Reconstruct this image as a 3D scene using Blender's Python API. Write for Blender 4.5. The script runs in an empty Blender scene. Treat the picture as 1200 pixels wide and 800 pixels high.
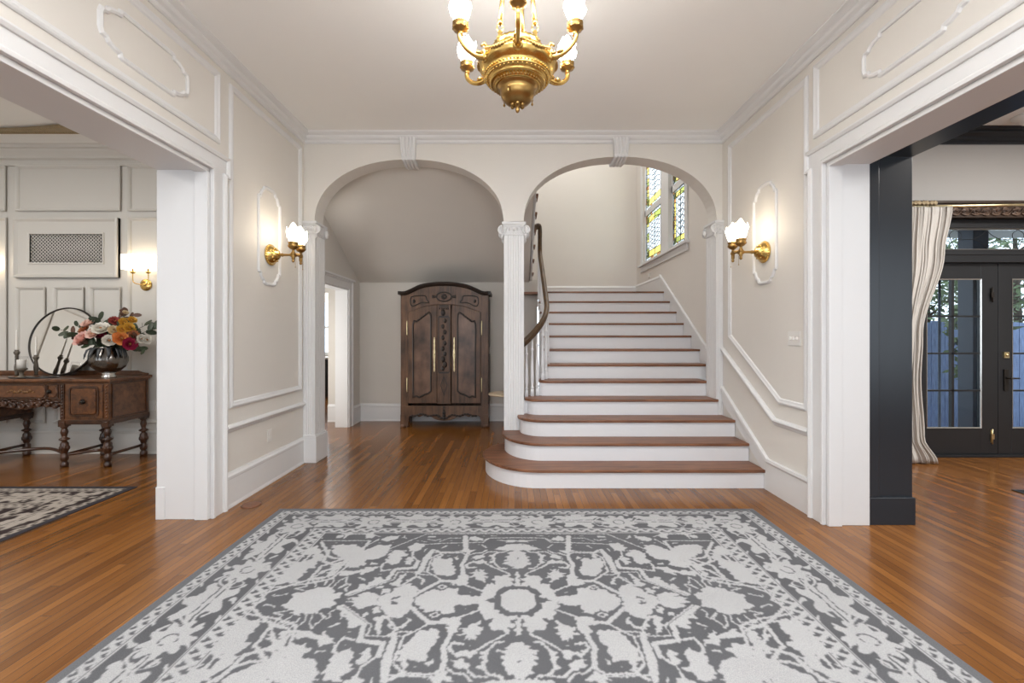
import bpy, math, random
import numpy as np
from mathutils import Vector, Matrix
random.seed(7)
PI = math.pi
sc = bpy.context.scene
COL = sc.collection

# ------------------------------------------------------------------ materials
def nodes_of(name):
    m = bpy.data.materials.new(name); m.use_nodes = True
    nt = m.node_tree; nt.nodes.clear()
    out = nt.nodes.new('ShaderNodeOutputMaterial'); b = nt.nodes.new('ShaderNodeBsdfPrincipled')
    nt.links.new(b.outputs[0], out.inputs[0])
    return m, nt, b, out

def N(nt, t, **kw):
    n = nt.nodes.new(t)
    for k, v in kw.items(): setattr(n, k, v)
    return n

def paint(name, col, rough=.5, metal=0., var=.04, scale=6., bump=0., bscale=60., spec=.5, coat=0., stretch=(1, 1, 1)):
    m, nt, b, out = nodes_of(name)
    tc = N(nt, 'ShaderNodeTexCoord'); mp = N(nt, 'ShaderNodeMapping'); mp.inputs['Scale'].default_value = stretch
    nt.links.new(tc.outputs['Object'], mp.inputs[0])
    no = N(nt, 'ShaderNodeTexNoise'); no.inputs['Scale'].default_value = scale; no.inputs['Detail'].default_value = 4
    nt.links.new(mp.outputs[0], no.inputs['Vector'])
    mx = N(nt, 'ShaderNodeMix', data_type='RGBA')
    mx.inputs[6].default_value = (*[max(0, c * (1 - var)) for c in col], 1)
    mx.inputs[7].default_value = (*[min(1, c * (1 + var)) for c in col], 1)
    nt.links.new(no.outputs[0], mx.inputs[0]); nt.links.new(mx.outputs[2], b.inputs['Base Color'])
    b.inputs['Roughness'].default_value = rough; b.inputs['Metallic'].default_value = metal
    b.inputs['Specular IOR Level'].default_value = spec
    b.inputs['Coat Weight'].default_value = coat
    if bump:
        n2 = N(nt, 'ShaderNodeTexNoise'); n2.inputs['Scale'].default_value = bscale
        nt.links.new(mp.outputs[0], n2.inputs['Vector'])
        bp = N(nt, 'ShaderNodeBump'); bp.inputs['Strength'].default_value = bump; bp.inputs['Distance'].default_value = .01
        nt.links.new(n2.outputs[0], bp.inputs['Height']); nt.links.new(bp.outputs[0], b.inputs['Normal'])
    return m

def wood(name, dark, light, stretch=(30, 30, 2.2), rough=.35, spec=.5, bump=.1, coat=0., blot=.4):
    m, nt, b, out = nodes_of(name)
    tc = N(nt, 'ShaderNodeTexCoord'); mp = N(nt, 'ShaderNodeMapping'); mp.inputs['Scale'].default_value = stretch
    nt.links.new(tc.outputs['Object'], mp.inputs[0])
    no = N(nt, 'ShaderNodeTexNoise'); no.inputs['Scale'].default_value = 1.; no.inputs['Detail'].default_value = 6; no.inputs['Distortion'].default_value = .7
    nt.links.new(mp.outputs[0], no.inputs['Vector'])
    n2 = N(nt, 'ShaderNodeTexNoise'); n2.inputs['Scale'].default_value = 3.5; n2.inputs['Detail'].default_value = 3
    nt.links.new(tc.outputs['Object'], n2.inputs['Vector'])
    ad = N(nt, 'ShaderNodeMix'); ad.inputs[0].default_value = blot
    nt.links.new(no.outputs[0], ad.inputs[2]); nt.links.new(n2.outputs[0], ad.inputs[3])
    r = N(nt, 'ShaderNodeValToRGB'); r.color_ramp.elements[0].position = .33; r.color_ramp.elements[1].position = .68
    r.color_ramp.elements[0].color = (*dark, 1); r.color_ramp.elements[1].color = (*light, 1)
    nt.links.new(ad.outputs[0], r.inputs[0]); nt.links.new(r.outputs[0], b.inputs['Base Color'])
    b.inputs['Roughness'].default_value = rough; b.inputs['Specular IOR Level'].default_value = spec; b.inputs['Coat Weight'].default_value = coat
    bp = N(nt, 'ShaderNodeBump'); bp.inputs['Strength'].default_value = bump; bp.inputs['Distance'].default_value = .004
    nt.links.new(no.outputs[0], bp.inputs['Height']); nt.links.new(bp.outputs[0], b.inputs['Normal'])
    return m

def mathn(nt, op, a, b=None, c=None):
    n = N(nt, 'ShaderNodeMath', operation=op)
    for i, v in enumerate((a, b, c)):
        if v is None: continue
        if isinstance(v, (int, float)): n.inputs[i].default_value = v
        else: nt.links.new(v, n.inputs[i])
    return n.outputs[0]

def floor_mat():
    m, nt, b, out = nodes_of('strip_oak_floor')
    tc = N(nt, 'ShaderNodeTexCoord'); sp = N(nt, 'ShaderNodeSeparateXYZ'); nt.links.new(tc.outputs['Object'], sp.inputs[0])
    W, Ln = .0575, 1.15
    xs = mathn(nt, 'DIVIDE', sp.outputs[0], W); xi = mathn(nt, 'FLOOR', xs); xf = mathn(nt, 'FRACT', xs)
    wn = N(nt, 'ShaderNodeTexWhiteNoise', noise_dimensions='1D'); nt.links.new(xi, wn.inputs['W'])
    ys = mathn(nt, 'ADD', mathn(nt, 'DIVIDE', sp.outputs[1], Ln), mathn(nt, 'MULTIPLY', wn.outputs[0], 7.3))
    yi = mathn(nt, 'FLOOR', ys); yf = mathn(nt, 'FRACT', ys)
    cb = N(nt, 'ShaderNodeCombineXYZ'); nt.links.new(xi, cb.inputs[0]); nt.links.new(yi, cb.inputs[1])
    w2 = N(nt, 'ShaderNodeTexWhiteNoise', noise_dimensions='2D'); nt.links.new(cb.outputs[0], w2.inputs['Vector'])
    # grain
    cg = N(nt, 'ShaderNodeCombineXYZ')
    nt.links.new(mathn(nt, 'MULTIPLY', sp.outputs[0], 95.), cg.inputs[0])
    nt.links.new(mathn(nt, 'MULTIPLY', sp.outputs[1], 4.), cg.inputs[1])
    nt.links.new(mathn(nt, 'MULTIPLY', w2.outputs[0], 40.), cg.inputs[2])
    g = N(nt, 'ShaderNodeTexNoise'); g.inputs['Scale'].default_value = 1.; g.inputs['Detail'].default_value = 5; g.inputs['Distortion'].default_value = .8
    nt.links.new(cg.outputs[0], g.inputs['Vector'])
    t = mathn(nt, 'ADD', mathn(nt, 'MULTIPLY', w2.outputs[0], .34), mathn(nt, 'ADD', mathn(nt, 'MULTIPLY', g.outputs[0], .42), .20))
    r = N(nt, 'ShaderNodeValToRGB'); e = r.color_ramp.elements
    e[0].position = .22; e[0].color = (.090, .033, .0075, 1); e[1].position = 1.; e[1].color = (.34, .142, .036, 1)
    k = e.new(.6); k.color = (.195, .076, .0175, 1)
    nt.links.new(t, r.inputs[0])
    gx = mathn(nt, 'LESS_THAN', mathn(nt, 'MINIMUM', xf, mathn(nt, 'SUBTRACT', 1., xf)), .022)
    gy = mathn(nt, 'LESS_THAN', mathn(nt, 'MINIMUM', yf, mathn(nt, 'SUBTRACT', 1., yf)), .0012)
    gap = mathn(nt, 'MAXIMUM', gx, gy)
    mx = N(nt, 'ShaderNodeMix', data_type='RGBA'); nt.links.new(mathn(nt, 'MULTIPLY', gap, .75), mx.inputs[0])
    nt.links.new(r.outputs[0], mx.inputs[6]); mx.inputs[7].default_value = (.022, .008, .003, 1)
    nt.links.new(mx.outputs[2], b.inputs['Base Color'])
    ro = mathn(nt, 'ADD', mathn(nt, 'MULTIPLY', g.outputs[0], .10), .16); nt.links.new(ro, b.inputs['Roughness'])
    b.inputs['Specular IOR Level'].default_value = .38
    h = mathn(nt, 'SUBTRACT', mathn(nt, 'MULTIPLY', w2.outputs[0], .25), gap)
    bp = N(nt, 'ShaderNodeBump'); bp.inputs['Strength'].default_value = .12; bp.inputs['Distance'].default_value = .004
    nt.links.new(h, bp.inputs['Height']); nt.links.new(bp.outputs[0], b.inputs['Normal'])
    return m

def glow(name, col, strength):
    m, nt, b, out = nodes_of(name)
    b.inputs['Base Color'].default_value = (.9, .87, .8, 1); b.inputs['Roughness'].default_value = .3
    no = N(nt, 'ShaderNodeTexNoise'); no.inputs['Scale'].default_value = 25
    mr = N(nt, 'ShaderNodeMapRange'); mr.inputs[3].default_value = strength * .7; mr.inputs[4].default_value = strength * 1.3
    nt.links.new(no.outputs[0], mr.inputs[0]); nt.links.new(mr.outputs[0], b.inputs['Emission Strength'])
    b.inputs['Emission Color'].default_value = (*col, 1)
    return m

def glassy(name, tint, rough=.02, trans=.9, dens=.12):
    """thin window glass: mostly clear, a little mirror"""
    m = bpy.data.materials.new(name); m.use_nodes = True; nt = m.node_tree; nt.nodes.clear()
    out = N(nt, 'ShaderNodeOutputMaterial'); tr = N(nt, 'ShaderNodeBsdfTransparent'); gl = N(nt, 'ShaderNodeBsdfGlossy')
    tr.inputs[0].default_value = (*tint, 1); gl.inputs['Roughness'].default_value = rough
    lw = N(nt, 'ShaderNodeLayerWeight'); lw.inputs[0].default_value = .5
    mx = N(nt, 'ShaderNodeMixShader'); nt.links.new(mathn(nt, 'ADD', mathn(nt, 'MULTIPLY', mathn(nt, 'POWER', lw.outputs[1], 4.), .5), .02), mx.inputs[0])
    nt.links.new(tr.outputs[0], mx.inputs[1]); nt.links.new(gl.outputs[0], mx.inputs[2]); nt.links.new(mx.outputs[0], out.inputs[0])
    return m

def artglass(name, col, transl=.75):
    """coloured leaded glass: lets light through diffusely"""
    m = bpy.data.materials.new(name); m.use_nodes = True; nt = m.node_tree; nt.nodes.clear()
    out = N(nt, 'ShaderNodeOutputMaterial'); tr = N(nt, 'ShaderNodeBsdfTransparent'); tl = N(nt, 'ShaderNodeBsdfTranslucent')
    gl = N(nt, 'ShaderNodeBsdfGlossy'); gl.inputs['Roughness'].default_value = .15
    no = N(nt, 'ShaderNodeTexNoise'); no.inputs['Scale'].default_value = 14; no.inputs['Detail'].default_value = 3
    tc = N(nt, 'ShaderNodeTexCoord'); nt.links.new(tc.outputs['Object'], no.inputs['Vector'])
    mx = N(nt, 'ShaderNodeMix', data_type='RGBA'); nt.links.new(no.outputs[0], mx.inputs[0])
    mx.inputs[6].default_value = (*[c * .6 for c in col], 1); mx.inputs[7].default_value = (*[min(1, c * 1.3) for c in col], 1)
    nt.links.new(mx.outputs[2], tr.inputs[0]); nt.links.new(mx.outputs[2], tl.inputs[0])
    a = N(nt, 'ShaderNodeMixShader'); a.inputs[0].default_value = transl
    nt.links.new(tr.outputs[0], a.inputs[1]); nt.links.new(tl.outputs[0], a.inputs[2])
    c = N(nt, 'ShaderNodeMixShader'); c.inputs[0].default_value = .05
    nt.links.new(a.outputs[0], c.inputs[1]); nt.links.new(gl.outputs[0], c.inputs[2]); nt.links.new(c.outputs[0], out.inputs[0])
    return m

M = {}
M['wall'] = paint('cream_wall_paint', (.69, .665, .62), .6, var=.025, scale=2.5, bump=.04, bscale=90)
M['trim'] = paint('white_trim_enamel', (.69, .692, .692), .5, var=.015, scale=3)
M['ceiling'] = paint('pale_ceiling_paint', (.86, .865, .85), .8, var=.015, scale=2)
M['dining'] = paint('dining_panel_paint', (.66, .64, .595), .45, var=.02, scale=3)
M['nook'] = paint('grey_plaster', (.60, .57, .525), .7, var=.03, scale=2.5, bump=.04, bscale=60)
M['stairwall'] = paint('warm_grey_plaster', (.68, .645, .60), .7, var=.03, scale=2.5, bump=.04, bscale=60)
M['black'] = paint('black_gloss_enamel', (.009, .012, .017), .30, var=.1, scale=3)
M['doorblack'] = paint('black_satin_door_paint', (.016, .017, .019), .35, var=.1, scale=3)
M['libwall'] = paint('library_wall_paint', (.42, .40, .375), .6, var=.02, scale=90, bump=.03)
M['floor'] = floor_mat()
M['tread'] = wood('stair_tread_oak', (.10, .036, .016), (.27, .115, .055), (3, 26, 26), .42, blot=.25)
M['rail'] = wood('handrail_walnut', (.040, .020, .007), (.13, .070, .024), (20, 4, 20), .45)
M['riser'] = paint('white_riser_paint', (.74, .745, .76), .35, var=.015)
M['armoire'] = wood('armoire_weathered_oak', (.026, .013, .008), (.175, .090, .048), (22, 22, 2.), .42, bump=.25, blot=.5)
M['armoire_dark'] = wood('armoire_carved_edge', (.008, .005, .0035), (.026, .014, .009), (22, 22, 3), .45)
M['panelwood'] = wood('armoire_panel_burl', (.017, .010, .008), (.22, .125, .082), (7, 7, 2.0), .33, bump=.2, blot=.65)
M['side'] = wood('sideboard_mahogany', (.030, .010, .004), (.20, .080, .030), (18, 18, 18), .28, coat=.2)
M['side_dark'] = wood('sideboard_turned_dark', (.014, .0055, .003), (.085, .033, .014), (14, 14, 14), .3, coat=.2)
M['side_burl'] = wood('sideboard_burl_veneer', (.045, .016, .006), (.19, .070, .022), (26, 26, 26), .3, coat=.2)
M['side_inlay'] = wood('sideboard_pale_inlay', (.08, .032, .010), (.28, .14, .045), (40, 40, 40), .35)
M['brass'] = paint('aged_brass', (.70, .47, .15), .24, 1., var=.18, scale=14)
M['brass_dark'] = paint('deep_bronze', (.36, .22, .075), .32, 1., var=.3, scale=22)  # darker bronze tone for cups, beads and small parts
M['escutcheon'] = paint('polished_brass_plate', (.78, .66, .40), .3, 1., var=.1, scale=30)
M['flame'] = glow('lit_frosted_glass', (1., .87, .70), 8.)
M['flame_chandelier'] = glow('lit_chandelier_glass', (1., .94, .87), 36.)
M['linen'] = glow('lit_linen_shade', (1., .82, .60), 2.6)
M['mirror'] = paint('silvered_mirror', (.86, .86, .85), .02, 1., var=.005)
M['vase'] = paint('dark_mercury_silver', (.20, .185, .17), .22, 1., var=.35, scale=18)
M['steel'] = paint('brushed_silver', (.62, .61, .58), .25, 1.)
M['plate'] = paint('white_plastic_plate', (.72, .71, .68), .35, var=.01)
M['candle'] = paint('ivory_wax', (.82, .80, .75), .45, var=.02)
M['stone'] = paint('black_slate_tray', (.02, .02, .022), .25, var=.2)
M['greywood'] = wood('greyed_candlestick_wood', (.05, .04, .03), (.19, .16, .12), (20, 20, 4), .5)
M['palewood'] = wood('pale_ash_top', (.30, .22, .14), (.55, .45, .32), (3, 25, 25), .35)
M['leaf'] = paint('deep_green_leaf', (.030, .045, .022), .5, var=.4, scale=20)
M['leaf_brown'] = paint('bronze_leaf', (.11, .05, .03), .55, var=.4, scale=20)
M['feather'] = paint('charcoal_feather_leaf', (.045, .05, .055), .5, var=.4, scale=20)
M['iron'] = paint('dark_bronze_hardware', (.05, .045, .04), .4, .8)
M['curtain'] = paint('oatmeal_linen_curtain', (.60, .57, .525), .85, var=.06, scale=9, bump=.2, bscale=250)
M['glass'] = glassy('clear_window_glass', (.90, .94, .97))
M['cup'] = glassy('thin_candle_glass', (.95, .95, .95), .02)
M['lead'] = paint('lead_came', (.02, .02, .022), .5, .3)
M['gold'] = paint('antique_gilt', (.34, .26, .15), .5, .25, var=.25, scale=30, bump=.3, bscale=140)
M['cornice'] = paint('carved_dark_walnut', (.045, .028, .018), .4, var=.4, scale=25)
M['cord'] = paint('white_cable', (.7, .69, .66), .4)

# ------------------------------------------------------------------ mesh builder
ORIG = {}
class MB:
    def __init__(s): s.v = []; s.f = []; s.sm = []; s.mi = []; s.cur = 0
    def add(s, vs, fs, smooth=False, mi=None):
        o = len(s.v); s.v.extend([tuple(p) for p in vs])
        for f in fs: s.f.append(tuple(i + o for i in f)); s.sm.append(smooth); s.mi.append(s.cur if mi is None else mi)
        return s
    def box(s, x0, x1, y0, y1, z0, z1, mi=None):
        x0, x1 = sorted((x0, x1)); y0, y1 = sorted((y0, y1)); z0, z1 = sorted((z0, z1))
        vs = [(x, y, z) for z in (z0, z1) for y in (y0, y1) for x in (x0, x1)]
        return s.add(vs, [(0, 2, 3, 1), (4, 5, 7, 6), (0, 1, 5, 4), (2, 6, 7, 3), (0, 4, 6, 2), (1, 3, 7, 5)], mi=mi)
    def prism(s, poly, mapf, h0, h1, mi=None, smooth=False):
        """poly in 2D, mapf(a,b,h)->3D"""
        n = len(poly)
        vs = [mapf(a, b, h0) for a, b in poly] + [mapf(a, b, h1) for a, b in poly]
        fs = [tuple(range(n - 1, -1, -1)), tuple(range(n, 2 * n))]
        s.add(vs, fs, mi=mi)
        s.add(vs, [(i, (i + 1) % n, n + (i + 1) % n, n + i) for i in range(n)], smooth=smooth, mi=mi)
        return s
    def sweep(s, path, prof, mapf, closed=True, mi=None, smooth=False):
        """mitred moulding: path in 2D, prof [(offset,height)], mapf(a,b,h)"""
        n = len(path); P = [Vector(p) for p in path]; rings = []
        for i in range(n):
            a = P[(i - 1) % n]; b = P[i]; c = P[(i + 1) % n]
            d1 = (b - a) if (closed or i > 0) else (c - b); d2 = (c - b) if (closed or i < n - 1) else (b - a)
            d1 = d1.normalized() if d1.length else Vector((1, 0)); d2 = d2.normalized() if d2.length else d1
            n1 = Vector((-d1.y, d1.x)); n2 = Vector((-d2.y, d2.x)); m = n1 + n2
            if m.length < 1e-4: m = n1.copy()
            m.normalize(); k = 1 / max(.45, m.dot(n1)); rings.append([(b + m * (o * k), h) for o, h in prof])
        vs = [mapf(p.x, p.y, h) for r in rings for p, h in r]; q = len(prof); fs = []
        for i in range(n if closed else n - 1):
            j = (i + 1) % n
            for k in range(q - 1): fs.append((i * q + k, j * q + k, j * q + k + 1, i * q + k + 1))
        if not closed: fs += [tuple(range(q)), tuple((n - 1) * q + k for k in range(q))]
        return s.add(vs, fs, smooth=smooth, mi=mi)
    def tube(s, pts, rad, n=8, mi=None, cap=True, flat=1.):
        P = [Vector(p) for p in pts]; m = len(P)
        R = rad if isinstance(rad, (list, tuple)) else [rad] * m
        up = None; vs = []
        for i in range(m):
            d = (P[min(i + 1, m - 1)] - P[max(i - 1, 0)]).normalized()
            if up is None: up = Vector((0, 0, 1)) if abs(d.z) < .9 else Vector((1, 0, 0))
            x = d.cross(up)
            if x.length < 1e-4: x = d.orthogonal()
            x.normalize(); y = x.cross(d).normalized(); up = y
            for k in range(n):
                a = 2 * PI * k / n; vs.append(P[i] + x * (math.cos(a) * R[i]) + y * (math.sin(a) * R[i] * flat))
        fs = [(i * n + k, i * n + (k + 1) % n, (i + 1) * n + (k + 1) % n, (i + 1) * n + k) for i in range(m - 1) for k in range(n)]
        s.add(vs, fs, smooth=True, mi=mi)
        if cap: s.add(vs[:n] + vs[-n:], [tuple(range(n - 1, -1, -1)), tuple(range(n, 2 * n))], mi=mi)
        return s
    def lathe(s, prof, c=(0, 0, 0), n=24, mat=None, mi=None, wob=None, smooth=True):
        """prof [(r,z)]; mat optional 3x3; wob(k/n, i)->radius factor"""
        vs = []; q = len(prof)
        for i, (r, z) in enumerate(prof):
            for k in range(n):
                a = 2 * PI * k / n; rr = r * (wob(a, i / (q - 1)) if wob else 1)
                p = Vector((rr * math.cos(a), rr * math.sin(a), z))
                if mat: p = mat @ p
                vs.append(p + Vector(c))
        fs = [(i * n + k, i * n + (k + 1) % n, (i + 1) * n + (k + 1) % n, (i + 1) * n + k) for i in range(q - 1) for k in range(n)]
        s.add(vs, fs, smooth=smooth, mi=mi)
        if prof[0][0] > 1e-5: s.add(vs[:n], [tuple(range(n - 1, -1, -1))], mi=mi)
        if prof[-1][0] > 1e-5: s.add(vs[-n:], [tuple(range(n))], mi=mi)
        return s
    def ball(s, c, r, n=10, mi=None, sq=(1, 1, 1)):
        pr = [(max(1e-6, r * math.sin(PI * i / n)), -r * math.cos(PI * i / n)) for i in range(n + 1)]
        return s.lathe(pr, c, n + 2, Matrix(((sq[0], 0, 0), (0, sq[1], 0), (0, 0, sq[2]))), mi)
    def strip(s, rows, closed=False, mi=None, smooth=True):
        q = len(rows[0]); vs = [p for r in rows for p in r]
        fs = [(i * q + k, i * q + k + 1, (i + 1) * q + k + 1, (i + 1) * q + k) for i in range(len(rows) - 1) for k in range(q - 1)]
        return s.add(vs, fs, smooth=smooth, mi=mi)
    def build(s, name, mats, parent=None, kind=None, bevel=0, solid=0, origin=None, label=None):
        if not isinstance(mats, (list, tuple)): mats = [mats]
        me = bpy.data.meshes.new(name)
        if parent is not None: o0 = ORIG[parent.name]
        elif origin is not None: o0 = Vector(origin)
        else:
            a = np.array([tuple(p) for p in s.v]); o0 = Vector(((a[:, 0].min() + a[:, 0].max()) / 2, (a[:, 1].min() + a[:, 1].max()) / 2, a[:, 2].min()))
        me.from_pydata([tuple(Vector(p) - o0) for p in s.v], [], s.f)
        for m in mats: me.materials.append(M[m] if isinstance(m, str) else m)
        me.polygons.foreach_set('use_smooth', s.sm); me.polygons.foreach_set('material_index', s.mi); me.update()
        import bmesh
        bm = bmesh.new(); bm.from_mesh(me); bmesh.ops.remove_doubles(bm, verts=bm.verts, dist=1e-6)
        bmesh.ops.recalc_face_normals(bm, faces=bm.faces); bm.to_mesh(me); bm.free()
        o = bpy.data.objects.new(name, me); COL.objects.link(o); ORIG[o.name] = o0
        if parent is not None: o.parent = parent
        else: o.location = o0
        if kind: o['kind'] = kind
        if label: o['label'] = label
        if solid:
            md = o.modifiers.new('thickness', 'SOLIDIFY'); md.thickness = solid; md.offset = 0
        if bevel:
            md = o.modifiers.new('edges', 'BEVEL'); md.width = bevel; md.segments = 2; md.limit_method = 'ANGLE'; md.angle_limit = .6
        return o

def thing(name, label, cat, loc, group=None):
    o = bpy.data.objects.new(name, None); COL.objects.link(o); o.location = loc; ORIG[o.name] = Vector(loc)
    o.empty_display_size = .1
    return tag(o, label, cat, group)
def tag(o, label, cat, group=None):
    o['label'] = label; o['category'] = cat
    if group: o['group'] = group
    return o
def dup(root, loc=None, rotz=None, label=None, scale=None):
    r = root.copy(); COL.objects.link(r)
    if loc is not None: r.location = loc
    if rotz is not None: r.rotation_euler = (0, 0, rotz)
    if scale is not None: r.scale = scale
    if label: r['label'] = label
    for ch in list(root.children):
        c = ch.copy(); COL.objects.link(c); c.parent = r
        for g in list(ch.children):
            d = g.copy(); COL.objects.link(d); d.parent = c
    return r
def S(b, name, mats, **kw): return b.build(name, mats, kind='structure', **kw)

# plane maps
XL, XR, YB = -2.36, 2.354, 5.045      # hall walls
mapL = lambda a, b, h: (XL + h, a, b)
mapR = lambda a, b, h: (XR - h, a, b)
mapB = lambda a, b, h: (a, YB - h, b)
mapXY = lambda a, b, h: (a, b, h)
def mapX(x, s=1): return lambda a, b, h: (x + s * h, a, b)
def mapY(y, s=-1): return lambda a, b, h: (a, y + s * h, b)
FR = [(-.028, 0), (-.028, .010), (-.020, .018), (-.008, .022), (.006, .014), (.020, .010), (.028, 0)]
FRS = [(-.018, 0), (-.018, .010), (-.004, .015), (.010, .008), (.018, 0)]
FRT = [(-.009, 0), (-.009, .007), (0, .010), (.009, .006), (.009, 0)]
def rect(a0, a1, b0, b1): return [(a0, b0), (a1, b0), (a1, b1), (a0, b1)]
def bbox_prof(w, h): return [(0, 0), (0, h), (w, h), (w, 0)]
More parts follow.
